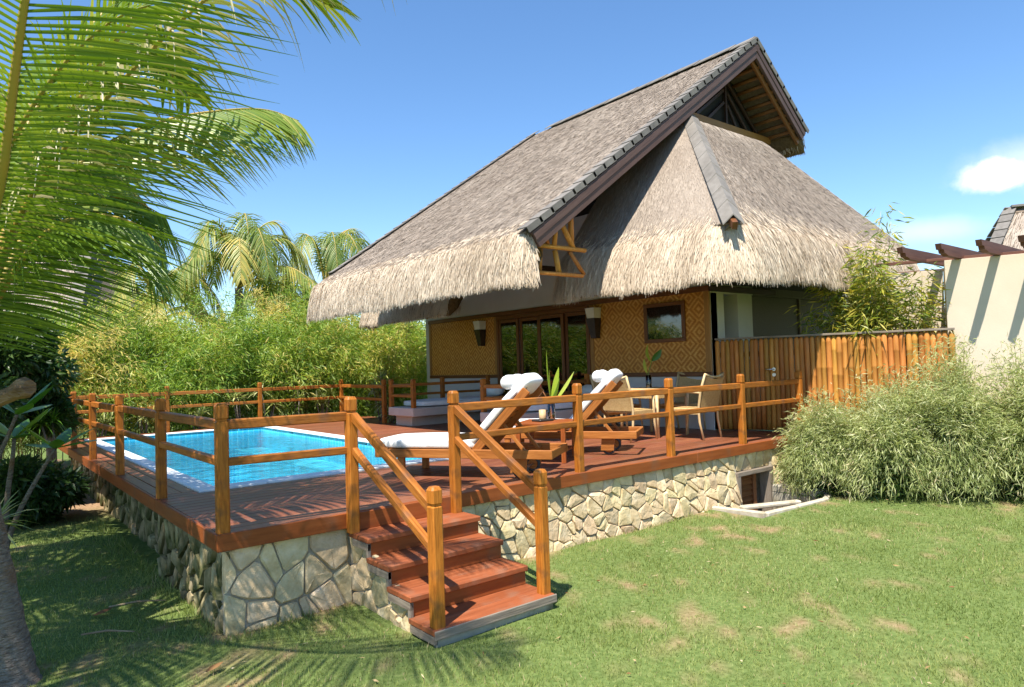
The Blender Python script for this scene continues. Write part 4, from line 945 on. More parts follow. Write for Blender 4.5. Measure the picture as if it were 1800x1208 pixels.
    bt((4.18, 2.66, 0), (5.30, 2.66, 0)); bt((4.15, 2.28, 0.02), (5.25, 2.28, 0.02), 0.03)
    bt((4.36, 2.63, 0.05), (4.36, 2.28, 0.05)); bt((4.48, 2.64, 0.08), (4.44, 2.27, 0.08), 0.04); bt((4.74, 2.63, 0.06), (4.82, 2.27, 0.06), 0.04)
    bt((4.66, 2.68, -0.02), (4.72, 3.05, -0.02), 0.036); bt((4.56, 2.69, 0.0), (4.45, 2.92, 0.0), 0.03); bt((4.80, 3.08, 0.01), (5.06, 2.68, 0.01), 0.04)
    bt((5.10, 2.68, 0.08), (5.10, 3.35, 0.08), 0.042); bt((5.28, 2.3, 0.02), (5.0, 2.62, 0.02), 0.03)
    # a post-and-beam at the far side of the veranda keeps the bracket carried
    bar('wall_plate', (4.95, 2.1, 2.85), (4.95, 8.4, 2.85), 0.08, 0.12, 'dark_wood', R)
    for yy in (4.5, 7.8): bar('tie_beam', (4.92, yy, 2.95), (8.05, yy, 2.95), 0.07, 0.10, 'dark_wood', R)
build_main_roof()
def build_low_roof(name, near):
    R = empty_part(name, (8, 1 if near else 9, 4), house)
    # plan in near coordinates, mirrored for the far end
    m = (lambda y: y) if near else (lambda y: 2 * 5.16 - y)
    HT = (8.25, 1.80, 5.22); HR = (10.45, 1.80, 5.22); EC = (6.45, -0.06, 2.92); ER = (12.35, -0.06, 2.92)
    yin = 3.10 if near else 3.9
    def mm(p): return (p[0], m(p[1]), p[2])
    q1 = [mm(p) for p in ((8.25, yin, 5.22), HT, EC, (6.45, yin, 2.92))]; q2 = [mm(p) for p in (HT, HR, ER, EC)]; q3 = [mm(p) for p in (HR, (10.45, 4.5, 5.22), (12.35, 4.5, 2.92), ER)]
    for i, q in enumerate((q1, q2, q3)):
        slab('thatch', *q, 0.18, 'thatch_base', R)
        if near or i == 0: slope_strands(R, *q, (26000, 56000, 3000)[i] if near else 3000, seed=(4 if near else 9) + i, shift=0.04)
    pts, outs = [], []
    r = 0.42
    for i in range(12): pts.append((EC[0], yin - (yin - (EC[1] + r)) * i / 11)); outs.append((-1, 0.35 * max(0, 2 - i) / 2))
    for i in range(1, 8):
        a = i / 8 * pi / 2; pts.append((EC[0] + r - r * math.cos(a), EC[1] + r - r * math.sin(a))); outs.append((-math.cos(a), -math.sin(a)))
    for i in range(14): pts.append((EC[0] + r + (ER[0] - r - EC[0] - r) * i / 13, EC[1])); outs.append((0, -1))
    for i in range(1, 6):
        a = i / 5 * pi / 2; pts.append((ER[0] - r + r * math.sin(a), EC[1] + r - r * math.cos(a))); outs.append((math.sin(a), -math.cos(a)))
    if not near: pts, outs = pts[:20], outs[:20]
    pts = [(x, m(y)) for x, y in pts]; outs = [(x, y if near else -y) for x, y in outs]
    if not near: pts, outs = pts[::-1], outs[::-1]
    eave_fringe(R, pts, outs, EC[2] - 0.02, 0.76, 0.22, 0.40, 42000 if near else 8000, 41 if near else 43, up=0.45, slope=1.15)
    if near:
        a, b = V(HT) + V(0.10, 0.09, 0.16), V(EC) + V(-0.05, -0.05, 0.10); d = (b - a); L = d.length; d.normalize(); n = 9; st = L / n
        sd = d.cross(V(0, 0, 1)).normalized()
        for k in range(n):
            p, q = a + d * (st * k), a + d * (st * (k + 1) + 0.03); w = 0.135; v = []
            for c, up in ((p, 0.0), (q, 0.014)):
                v += [c - sd * w + V(0, 0, -0.13 + up), c + V(0, 0, up), c + sd * w + V(0, 0, -0.13 + up), c + sd * w + V(0, 0, -0.15 + up), c + V(0, 0, -0.02 + up), c - sd * w + V(0, 0, -0.15 + up)]
            mesh_obj('hip_tile', v, [[0, 1, 7, 6], [1, 2, 8, 7], [2, 3, 9, 8], [3, 4, 10, 9], [4, 5, 11, 10], [5, 0, 6, 11], [5, 4, 3, 2, 1, 0], [6, 7, 8, 9, 10, 11]], 'roof_tile', R)
        bar('hip_rafter_end', V(EC) + V(0.1, 0.1, 0.10), V(EC) + V(-0.12, -0.12, -0.08), 0.07, 0.10, 'frame_wood', R)
build_low_roof('front_hip_roof', True)
build_low_roof('rear_hip_roof', False)

# ------------------------------------------------------------------ bamboo fence, garden wall, pergola
FA, FB = V(8.05, 1.36, 0), V(9.18, -1.67, 0)
def build_fence():
    root = empty('bamboo_fence', (8.6, -0.15, 0), 'golden bamboo pole fence between villa corner and beige wall', 'fence')
    d = (FB - FA); L = d.length; d.normalize(); nrm = V(d.y, -d.x, 0); nrm = nrm if nrm.x < 0 else -nrm
    n = 44; st = L / n; rng = random.Random(4); meshes = []
    for v in range(4):
        for z0 in (0.02, -0.72):
            r = 0.0382; pts, rad = [], []; zs = [z0]; z = z0 + rng.uniform(0.05, 0.3)
            while z < 1.38: zs.append(z); z += rng.uniform(0.30, 0.42)
            for z in zs[1:]: pts += [(0, 0, z - 0.012), (0, 0, z), (0, 0, z + 0.012)]; rad += [r, r * 1.07, r]
            pts = [(0, 0, z0)] + pts + [(0, 0, 1.40), (0, 0, 1.435)]; rad = [r] + rad + [r, r * 0.45]
            vs, fs = tube_geo(pts, rad, 8); me = bpy.data.meshes.new('pole'); me.from_pydata([tuple(q) for q in vs], [], fs); me.update()
            me.polygons.foreach_set('use_smooth', [True] * len(me.polygons)); me.materials.append(MATS['bamboo']); meshes.append((z0, me))
    for k in range(n):
        p = FA + d * (st * (k + 0.5)); ms = [m for m in meshes if (m[0] > 0) == (k < 16)]
        o = bpy.data.objects.new('pole', rng.choice(ms)[1]); o.matrix_basis = Matrix.Translation(p + nrm * rng.uniform(-0.004, 0.004)) @ Matrix.Rotation(rng.uniform(0, 6.28), 4, 'Z') @ Matrix.Rotation(rng.uniform(-0.008, 0.008), 4, 'X')
        link(o, root)
    bar('cap_rail', FA + V(0, 0, 1.452), FB + V(0, 0, 1.452), 0.12, 0.03, 'weathered_wood', root)
    bar('backing_rail', FA - nrm * 0.055 + V(0, 0, 1.2), FB - nrm * 0.055 + V(0, 0, 1.2), 0.035, 0.08, 'frame_wood', root)
    bar('backing_rail', FA - nrm * 0.055 + V(0, 0, 0.3), FB - nrm * 0.055 + V(0, 0, 0.3), 0.035, 0.08, 'frame_wood', root)
    h = FA + d * (0.88); hp = h + nrm * 0.045
    hd = empty_part('door_handle', hp + V(0, 0, 0.95), root)
    m, _ = frame_to(hp, hp + nrm * 0.01)
    for z in (0.955, 0.87):
        a, b = hp + V(0, 0, z), hp + nrm * 0.012 + V(0, 0, z); tube('rosette', [a, b], 0.027, 'steel', hd, 12, False)
    tube('lever', [hp + V(0, 0, 0.955), hp + nrm * 0.05 + V(0, 0, 0.955), hp + nrm * 0.055 - d * 0.12 + V(0, 0, 0.955)], 0.010, 'steel', hd, 8)
build_fence()
def build_garden_wall():
    root = empty('beige_garden_wall', (9.9, -3.5, GZ), 'tall beige rendered garden wall behind the shrubs', 'wall')
    t = V(0.342, -0.940, 0); nrm = V(-0.940, -0.342, 0); a = V(9.23, -1.57, 0); b = a + t * 6.0
    def pl(name, p, q, z0, z1, th, off, mat='beige_wall'):
        bar(name, p - nrm * (off + th / 2) + V(0, 0, (z0 + z1) / 2), q - nrm * (off + th / 2) + V(0, 0, (z0 + z1) / 2), th, z1 - z0, mat, root, 0.004)
    pl('wall', a, a + t * 1.78, -0.8, 2.41, 0.22, 0.02); pl('wall', a + t * 1.784, b, -0.8, 2.41, 0.22, 0.014)
    pl('return_wall', a - t * 0.85, a - t * 0.004, -0.8, 2.36, 0.16, 0.75)
    pl('groove', a - t * 0.85, a - t * 0.01, 1.86, 1.875, 0.01, 0.738, 'concrete')
    bar('return_wall', a - nrm * 0.245 + t * 0.1 + V(0, 0, 0.79), a - nrm * 0.75 + t * 0.1 + V(0, 0, 0.79), 0.2, 3.12, 'beige_wall', root, 0.004)
    pg = empty('pergola', (10.5, -2.8, 2.4), 'brown timber pergola beams resting on the beige wall top', 'pergola')
    for k in range(1, 13):
        c = a + t * (-0.72 + 0.44 * k); z = 2.488
        # beam with a slanted, notched nose
        x0, x1 = c.x - 0.70, c.x + 3.4; y = c.y; hw = 0.035
        prof = [(x0, z + 0.075), (x1, z + 0.075), (x1, z - 0.072), (x0 + 0.26, z - 0.072), (x0 + 0.17, z - 0.045), (x0 + 0.12, z - 0.045), (x0 + 0.10, z + 0.0), (x0 + 0.03, z + 0.0)]
        vs = [(x, y - hw, zz) for x, zz in prof] + [(x, y + hw, zz) for x, zz in prof]; n = len(prof)
        mesh_obj('beam', vs, [list(range(n)), list(range(n, 2 * n))[::-1]] + [[i, i + n, (i + 1) % n + n, (i + 1) % n] for i in range(n)], 'barge_wood_red', pg)
    for off, z in ((0.12, 2.436), (1.6, 2.436)):
        bar('purlin', a - t * 0.85 - nrm * off + V(0, 0, z - 0.0), b - nrm * off + V(0, 0, z - 0.0), 0.05, 0.045, 'barge_wood_red', pg)
surface('barge_wood_red', [(0.3, (0.11, 0.045, 0.03)), (0.7, (0.19, 0.085, 0.055))], 3, (0.7, 8, 8), rough=0.6, bump=0.1, vary=0.08, spec=0.3)
build_garden_wall()

# ------------------------------------------------------------------ neighbouring roofs
def neighbour(name, label, ridge0, ridge1, apex_h, run, drop, hip, seed, n):
    root = empty(name, ((ridge0[0] + ridge1[0]) / 2, (ridge0[1] + ridge1[1]) / 2, GZ), label, 'house')
    a, b = V(*ridge0, apex_h), V(*ridge1, apex_h); d = (b - a).normalized(); s = V(d.y, -d.x, 0)
    zl = apex_h - drop
    E = [a + s * run - d * hip, b + s * run + d * hip, b - s * run + d * hip, a - s * run - d * hip]; E = [V(p.x, p.y, zl) for p in E]
    R = empty_part('roof', a, root)
    slab('thatch', a, b, E[1], E[0], 0.3, 'thatch_base', R); slab('thatch', b, a, E[3], E[2], 0.3, 'thatch_base', R)
    for p, q, r_ in ((a, E[0], E[3]), (b, E[1], E[2])): mesh_obj('thatch', [p, q, r_], [[0, 1, 2]], 'thatch_base', R)
    for i, q in enumerate(((a, b, E[1], E[0]), (b, a, E[3], E[2]))): slope_strands(R, *q, n, ln=(0.4, 0.9), w=(0.02, 0.04), lift=0.04, seed=seed + i, shift=0.12)
    for p, q in ((a, E[0]), (a, E[3]), (b, E[1]), (b, E[2])):
        dd = q - p; m = max(4, int(dd.length / 0.45))
        for k in range(m):
            u, v = p + dd * (k / m), p + dd * ((k + 1) / m); bar('hip_tile', u + V(0, 0, 0.05), v + V(0, 0, 0.08), 0.42, 0.04, 'roof_tile', R)
    bar('ridge_tile', a + V(0, 0, 0.06), b + V(0, 0, 0.06), 0.45, 0.08, 'roof_tile', R)
    c = [(p.x * 0.8 + (a.x + b.x) * 0.1, p.y * 0.8 + (a.y + b.y) * 0.1) for p in E]
    vs = [(x, y, GZ - 0.1) for x, y in c] + [(x, y, zl + 0.3) for x, y in c]
    mesh_obj('wall', vs, [[0, 1, 5, 4], [1, 2, 6, 5], [2, 3, 7, 6], [3, 0, 4, 7]], 'plaster', root)
neighbour('neighbour_villa', 'distant thatched villa roof glimpsed through the palm fronds', (2.5, 25.0), (-2.2, 28.8), 6.3, 4.2, 3.9, 1.9, 61, 6000)
neighbour('neighbour_villa', 'distant thatched roof corner rising behind the pergola beams', (28.9, 2.75), (32.0, -4.0), 6.35, 4.0, 4.4, 2.2, 71, 5000)
# ------------------------------------------------------------------ sun loungers
def make_lounger(label, loc, u):
    root = empty('sun_lounger', (0, 0, 0), label, 'sun lounger', 'wheeled teak sun loungers by the pool')
    root.matrix_basis = Matrix.Identity(4)
    L, W = 1.95, 0.66; zr0, zr1 = 0.205, 0.295
    for y in (0.02, W - 0.02): block('side_rail', (0, y - 0.02, zr0), (L, y + 0.02, zr1), 'teak', root, 0.005)
    for x in (0.02, L - 0.02): block('end_rail', (x - 0.018, 0.041, zr0 + 0.005), (x + 0.018, W - 0.041, zr1 - 0.006), 'teak', root, 0.004)
    for y in (0.035, W - 0.035): block('leg', (0.26, y - 0.025, 0.0), (0.335, y + 0.025, zr0 - 0.001), 'teak', root, 0.005)
    for k in range(11):
        x = 0.10 + k * 0.098
        block('slat', (x, 0.041, zr1 - 0.028), (x + 0.07, W - 0.041, zr1 - 0.008), 'teak', root, 0.003)
    for y in (0.06, W - 0.06):
        v = [(1.50, 0.06), (1.66, 0.06), (1.68, zr1 - 0.03), (1.52, zr1 - 0.03)]; hw = 0.018
        vs = [(x, y - hw, z) for x, z in v] + [(x, y + hw, z) for x, z in v]
        mesh_obj('wheel_bracket', vs, [[3, 2, 1, 0], [4, 5, 6, 7]] + [[i, (i + 1) % 4, (i + 1) % 4 + 4, i + 4] for i in range(4)], 'teak', root)
        wy = y + (0.045 if y < W / 2 else -0.045)
        w = empty_part('wheel', (1.59, wy, 0.08), root)
        n = 18; vs, fs = [], []
        for r, o in ((0.055, -0.02), (0.08, -0.02), (0.08, 0.02), (0.055, 0.02)):
            for k in range(n): vs.append((1.59 + r * math.cos(2 * pi * k / n), wy + o, 0.081 + r * math.sin(2 * pi * k / n)))
        for i in range(4):
            for k in range(n): fs.append([i * n + k, i * n + (k + 1) % n, (i + 1) % 4 * n + (k + 1) % n, (i + 1) % 4 * n + k])
        mesh_obj('tyre', vs, fs, 'rubber', w, True)
        tube('hub', [(1.59, wy - 0.016, 0.081), (1.59, wy + 0.016, 0.081)], 0.054, 'teak', w, 14, False)
    bar('axle', (1.59, 0.05, 0.081), (1.59, W - 0.05, 0.081), 0.02, 0.02, 'steel', root)
    an = math.radians(47); cx, cz = math.cos(an), math.sin(an); hx, hz = 1.12, 0.275; BL = 0.84
    b = empty_part('backrest', (hx, W / 2, hz), root)
    def pb(s, off=0.0): return V(hx + cx * s - cz * off, 0, hz + cz * s + cx * off)
    for y in (0.065, W - 0.065):
        a, e = pb(0), pb(BL); bar('stile', (a.x, y, a.z), (e.x, y, e.z), 0.045, 0.085, 'teak', b, 0.005)
    for k in range(9):
        a = pb(0.06 + k * 0.095, 0.028); bar('slat', (a.x, 0.09, a.z), (a.x, W - 0.09, a.z), 0.07, 0.02, 'teak', b, 0.003, up=(-cz, 0, cx))
    for y in (0.11, W - 0.11):
        a = pb(0.40, -0.04); bar('prop', (a.x, y, a.z), (1.66, y, 0.24), 0.03, 0.035, 'teak', b, 0.003)
    rbox('mattress', (1.16, W - 0.03, 0.125), 0.045, 'white_fabric', root, Matrix.Translation(V(0.585, W / 2, zr1 + 0.055)), puff=0.012)
    c = pb(BL * 0.47, 0.09)
    rbox('back_cushion', (BL * 1.0, W - 0.05, 0.10), 0.04, 'white_fabric', root, Matrix.Translation(V(c.x, W / 2, c.z)) @ Matrix.Rotation(-an, 4, 'Y'), puff=0.012)
    root.matrix_basis = Matrix(((u[0], -u[1], 0, loc[0]), (u[1], u[0], 0, loc[1]), (0, 0, 1, loc[2]), (0, 0, 0, 1)))
    # towel folded over the head end
    M = root.matrix_basis
    hd = pb(BL, 0.05)
    tw = bpy.data.objects.new('towel', None); tag(tw, label_t[label], 'towel', 'white towels on the loungers'); COL.objects.link(tw)
    # rolled part lying on the cushion and flap over the top
    rl = []
    for i in range(15):
        s = i / 14; rad = 0.082 * (0.86 + 0.14 * math.sin(pi * s)) * (0.95 + 0.05 * math.sin(11 * s)); rl.append(rad)
    p = pb(BL * 0.90, 0.205); vs, fs = tube_geo([(p.x - 0.008 * math.sin(7 * i), 0.06 + (W - 0.12) * i / 14, p.z) for i in range(15)], rl, 14)
    mesh_obj('towel_roll', vs, fs, 'towel', tw, True)
    q = pb(BL * 0.985, 0.085)
    rbox('towel_flap', (0.24, W - 0.10, 0.15), 0.05, 'towel', tw, Matrix.Translation(V(q.x, W / 2, q.z)) @ Matrix.Rotation(-an, 4, 'Y'))
    tw.matrix_basis = M
    return root
label_t = {'teak sun lounger with white mattress nearest the pool and stairs': 'white towel rolled over the head of the lounger nearest the pool',
           'teak sun lounger with white mattress between side table and dining chairs': 'white towel rolled over the head of the lounger near the dining chairs'}
U = (0.545, -0.838)
make_lounger('teak sun lounger with white mattress nearest the pool and stairs', (2.03, 1.50, 0), U)
make_lounger('teak sun lounger with white mattress between side table and dining chairs', (3.88, 2.02, 0), U)

# ------------------------------------------------------------------ side table with candle and vase
def build_side_table():
    root = empty('side_table', (0, 0, 0), 'square red brown wooden side table between the two loungers', 'table'); root.matrix_basis = Matrix.Identity(4)
    h = 0.46; s = 0.31
    for k in range(5):
        y = -s + (2 * s) * (k + 0.5) / 5; block('top_board', (-s, y - 0.060, h - 0.028), (s, y + 0.060, h), 'table_wood', root, 0.003)
    for x in (-1, 1):
        for y in (-1, 1): block('leg', (x * (s - 0.04) - 0.025, y * (s - 0.04) - 0.025, 0), (x * (s - 0.04) + 0.025, y * (s - 0.04) + 0.025, h - 0.029), 'table_wood', root, 0.004)
        block('apron', (x * (s - 0.04) - 0.01, -s + 0.066, h - 0.09), (x * (s - 0.04) + 0.01, s - 0.066, h - 0.029), 'table_wood', root, 0.003)
        block('apron', (-s + 0.066, x * (s - 0.04) - 0.01, h - 0.09), (s - 0.066, x * (s - 0.04) + 0.01, h - 0.029), 'table_wood', root, 0.003)
    for k in range(4):
        y = -s + 0.10 + k * 0.14; block('shelf_slat', (-s + 0.03, y - 0.05, 0.12), (s - 0.03, y + 0.05, 0.14), 'table_wood', root, 0.003)
    root.matrix_basis = Matrix.Translation(V(4.06, 1.02, 0)) @ Matrix.Rotation(math.atan2(U[1], U[0]), 4, 'Z')
build_side_table()
def strap_leaf(base, tip, bend, w, mat, parent, name='leaf', n=8, twist=0.0, rnd=0.5, shape=1.0, upv=(0, 0, 1)):
    """long leaf blade bending from base to tip, creased along its middle"""
    base, tip = V(base), V(tip); d = tip - base; mid = base + d * 0.5 + V(bend); vs, fs, rr = [], [], []
    side = d.cross(V(upv)); side = side if side.length > 1e-4 else V(1, 0, 0); side = (Matrix.Rotation(twist, 3, d.normalized()) @ side.normalized())
    for i in range(n + 1):
        t = i / n; p = base * (1 - t) ** 2 + mid * 2 * t * (1 - t) + tip * t * t
        tg = ((mid - base) * (1 - t) + (tip - mid) * t).normalized(); nn = tg.cross(side).normalized()
        ww = w * (math.sin(pi * min(1, (t * 0.94 + 0.06)) ** shape) + 0.03) * 0.5
        vs += [p - side * ww + nn * ww * 0.3, p, p + side * ww + nn * ww * 0.3]
    for i in range(n):
        for k in range(2): fs.append([i * 3 + k, i * 3 + k + 1, i * 3 + k + 4, i * 3 + k + 3]); rr.append(rnd)
    return mesh_obj(name, vs, fs, mat, parent, True, rnd=rr)
def build_vase(loc, label, kind):
    root = empty('flower_vase', loc, label, 'vase'); x, y, z = loc
    lathe('glass', [(0.001, 0.004), (0.042, 0.004), (0.045, 0.01), (0.045, 0.20), (0.041, 0.20), (0.041, 0.016), (0.001, 0.014)], 'clear_glass', root, loc, 16)
    def stem(p, r=0.006, mat='helico_stem'): tube('stem', p, r, mat, root, 6)
    if kind == 'heliconia':
        for i, (dx, dy, h, ld, lw, r_) in enumerate([(0.0, 0.0, 0.26, (-0.03, 0.02, 0.60), 0.085, 0.4), (0.02, 0.0, 0.22, (0.25, -0.14, 0.36), 0.07, 0.8), (0.01, 0.01, 0.30, (0.09, -0.06, 0.34), 0.07, 0.6), (0.0, -0.01, 0.2, (0.16, 0.02, 0.30), 0.06, 0.2), (0.0, 0.0, 0.25, (0.02, 0.03, 0.36), 0.06, 0.9)]):
            b = V(x + dx * 0.4, y + dy, z + 0.02); t = V(x + dx, y + dy, z + h); stem([b, t], 0.008)
            strap_leaf(t - V(0, 0, 0.04), t + V(ld), (ld[0] * 0.12, ld[1] * 0.12, 0.04), lw, 'helico_leaf', root, rnd=r_, twist=0.4 * i, shape=1.0)
        stem([V(x, y, z + 0.02), V(x - 0.05, y + 0.03, z + 0.28), V(x - 0.09, y + 0.05, z + 0.36)], 0.005, 'red_stem')
        strap_leaf((x - 0.085, y + 0.05, z + 0.34), (x - 0.125, y + 0.075, z + 0.53), (0, 0, 0), 0.03, 'red_flower_leaf', root, 'flower', rnd=0.5)
    else:
        stem([V(x, y, z + 0.02), V(x + 0.01, y, z + 0.25), V(x + 0.06, y - 0.03, z + 0.42)], 0.005)
        stem([V(x, y, z + 0.02), V(x - 0.02, y + 0.01, z + 0.24)], 0.004)
        strap_leaf((x + 0.05, y - 0.03, z + 0.40), (x + 0.02, y, z + 0.68), (-0.05, 0.03, 0.0), 0.12, 'helico_leaf', root, rnd=0.5, twist=0.3)
        strap_leaf((x + 0.06, y - 0.03, z + 0.42), (x + 0.19, y - 0.12, z + 0.60), (0.0, 0.0, -0.02), 0.11, 'broad_leaf', root, rnd=0.3, twist=0.9)
        strap_leaf((x - 0.02, y + 0.01, z + 0.23), (x - 0.05, y + 0.03, z + 0.46), (-0.02, 0.0, 0.0), 0.07, 'helico_leaf', root, rnd=0.7, twist=0.5)
surface('helico_stem', [(0.3, (0.16, 0.27, 0.03)), (0.7, (0.26, 0.38, 0.06))], 8, rough=0.4)
surface('red_stem', [(0.3, (0.26, 0.10, 0.03)), (0.7, (0.36, 0.14, 0.05))], 8, rough=0.4)
leafy('red_flower_leaf', [(0.0, (0.5, 0.03, 0.04)), (1.0, (0.62, 0.06, 0.06))], 0.4, 0.2)
build_vase((4.20, 1.08, 0.461), 'glass vase of upright green leaves and red flower on side table', 'heliconia')
def build_candle():
    root = empty('candle_tray', (4.02, 1.04, 0.461), 'black tray with small tan candle cup on the side table', 'tray')
    block('tray', (3.91, 0.96, 0.462), (4.13, 1.12, 0.485), 'tray_black', root, 0.006)
    lathe('candle_cup', [(0.001, 0), (0.038, 0), (0.042, 0.01), (0.042, 0.11), (0.036, 0.11), (0.034, 0.06), (0.001, 0.055)], 'candle_cup', root, (4.02, 1.04, 0.486), 14)
build_candle()

# ------------------------------------------------------------------ dining set
def make_chair():
    root = empty('wicker_armchair', (0, 0, 0), 'x', 'chair', 'woven armchairs around the dining table'); root.matrix_basis = Matrix.Identity(4)
    # faces +X; seat centre at origin
    r = 0.016
    for s in (-1, 1):
        y = s * 0.255
        tube('rear_leg', [(-0.30, y * 0.95, 0), (-0.25, y, 0.25), (-0.24, y, 0.44), (-0.29, y, 0.72), (-0.36, y * 0.98, 0.93)], [0.015, 0.017, 0.019, 0.018, 0.016], 'rattan_frame', root, 8)
        tube('front_leg', [(0.29, y * 1.02, 0), (0.255, y, 0.25), (0.25, y, 0.44), (0.23, y, 0.655)], [0.014, 0.017, 0.019, 0.017], 'rattan_frame', root, 8)
        tube('arm', [(-0.275, y, 0.665), (-0.10, y * 1.04, 0.685), (0.10, y * 1.05, 0.68), (0.24, y * 1.02, 0.655), (0.265, y, 0.64)], [0.016, 0.018, 0.019, 0.018, 0.012], 'rattan_frame', root, 8)
    tube('top_rail', [(-0.36, -0.255, 0.93), (-0.375, -0.12, 0.893), (-0.38, 0, 0.883), (-0.375, 0.12, 0.893), (-0.36, 0.255, 0.93)], 0.016, 'rattan_frame', root, 8)
    tube('seat_rail', [(0.25, -0.255, 0.425), (0.25, 0.255, 0.425)], 0.017, 'rattan_frame', root, 8)
    rbox('seat', (0.50, 0.50, 0.055), 0.022, 'rattan', root, Matrix.Translation(V(0.0, 0, 0.425)))
    vs, fs = [], []; n = 8
    for j in range(7):
        t = j / 6; z = 0.44 + 0.455 * t; x = -0.25 - 0.125 * t ** 1.3
        for i in range(n + 1):
            y = -0.245 + 0.49 * i / n; zz = z - (0.04 * t) * (1 - (y / 0.245) ** 2) * (t > 0.9); xx = x - 0.02 * (1 - (y / 0.245) ** 2); vs.append((xx, y, zz))
    m = len(vs); vs += [(x - 0.014, y, z) for x, y, z in vs]
    for j in range(6):
        for i in range(n):
            a = j * (n + 1) + i; fs += [[a, a + 1, a + n + 2, a + n + 1], [m + a, m + a + n + 1, m + a + n + 2, m + a + 1]]
    mesh_obj('back_panel', vs, fs, 'rattan', root, True)
    for s in (-1, 1):
        mesh_obj('skirt', [(-0.25, s * 0.25, 0.43), (0.25, s * 0.25, 0.43), (0.25, s * 0.25, 0.36), (-0.25, s * 0.25, 0.36), (-0.25, s * 0.238, 0.43), (0.25, s * 0.238, 0.43), (0.25, s * 0.238, 0.36), (-0.25, s * 0.238, 0.36)],
                 [[0, 1, 2, 3], [7, 6, 5, 4], [0, 4, 5, 1], [1, 5, 6, 2], [2, 6, 7, 3], [3, 7, 4, 0]], 'rattan', root)
    return root
ch = make_chair()
spots = [((6.20, 1.60), 0.06, 'woven armchair with its back to the loungers at dining table'),
         ((6.95, 1.03), 1.66, 'woven armchair standing nearest the deck edge railing'),
         ((7.66, 1.78), pi + 0.1, 'woven armchair pushed against the villa wall at dining table'),
         ((6.98, 2.52), -1.5, 'woven armchair at dining table side nearest the glass doors')]
for i, ((x, y), a, lab) in enumerate(spots):
    M = Matrix.Translation(V(x, y, 0.001)) @ Matrix.Rotation(a, 4, 'Z')
    if i == 0: ch.matrix_basis = M; c = ch
    else: c = copy_tree(ch, M)
    c['label'] = lab
def build_table():
    root = empty('dining_table', (6.95, 1.76, 0), 'square woven dining table on the deck between four armchairs', 'table')
    h = 0.72; s = 0.38; x, y = 6.95, 1.76
    block('top', (x - s, y - s, h - 0.03), (x + s, y + s, h), 'rattan_frame', root, 0.008)
    for k in (-1, 1):
        block('apron', (x + k * (s - 0.025) - 0.012, y - s + 0.05, h - 0.14), (x + k * (s - 0.025) + 0.012, y + s - 0.05, h - 0.031), 'rattan', root)
        block('apron', (x - s + 0.05, y + k * (s - 0.025) - 0.012, h - 0.14), (x + s - 0.05, y + k * (s - 0.025) + 0.012, h - 0.031), 'rattan', root)
        for j in (-1, 1): tube('leg', [(x + k * (s - 0.03), y + j * (s - 0.03), 0), (x + k * (s - 0.03), y + j * (s - 0.03), h - 0.031)], 0.024, 'rattan_frame', root, 8)
build_table()
build_vase((6.90, 1.80, 0.721), 'glass vase with broad green leaves on the dining table', 'leaves')

# ------------------------------------------------------------------ daybeds
def build_daybed(y0, y1, label, cl):
    root = empty('plaster_daybed', (6.6, (y0 + y1) / 2, 0), label, 'daybed', 'built-in daybeds on the veranda')
    x0, x1 = 5.36, 7.92
    block('plinth', (x0 + 0.16, y0 + 0.32, 0.0), (x1, y1 - 0.02, 0.205), 'daybed_plaster', root, 0.006)
    block('seat_slab', (x0, y0, 0.206), (x1, y1, 0.37), 'daybed_plaster', root, 0.010)
    rbox('mattress', (x1 - x0 - 0.30, y1 - y0 - 0.14, 0.13), 0.04, 'white_fabric', root, Matrix.Translation(V((x0 + x1) / 2 + 0.10, (y0 + y1) / 2, 0.436)))
    P = [(x0 + 0.05, y0 + 0.05), (x0 + 0.05, y1 - 0.05), ((x0 + x1) / 2, y1 - 0.05), (x1 - 0.06, y1 - 0.05)]
    for p in P:
        post(p[0], p[1], 0.371, 0.93, root)
    for a, b in zip(P, P[1:]):
        for zc, h in ((0.80, 0.06), (0.60, 0.05)):
            d = (V(*b, 0) - V(*a, 0)).normalized() * 0.03
            bar('rail', (a[0] + d.x, a[1] + d.y, zc), (b[0] - d.x, b[1] - d.y, zc), 0.045, h, 'rail_wood', root, 0.006)
    # bolster cushion at the wall end
    p = []
    vs, fs = tube_geo([(x1 - 0.30, y0 + 0.10 + (y1 - y0 - 0.24) * i / 10, 0.62) for i in range(11)], [0.06 if i in (0, 10) else (0.105 if i in (1, 9) else 0.12) for i in range(11)], 14)
    c = mesh_obj('bolster_cushion', vs, fs, 'white_fabric', None, True); tag(c, cl, 'cushion', 'white bolsters on the daybeds')
build_daybed(6.30, 7.26, 'plaster daybed with white mattress nearest the garden hedge', 'white bolster cushion on the daybed nearest the hedge')
build_daybed(3.18, 4.14, 'plaster daybed with white mattress behind the sun loungers', 'white bolster cushion on the daybed behind the loungers')
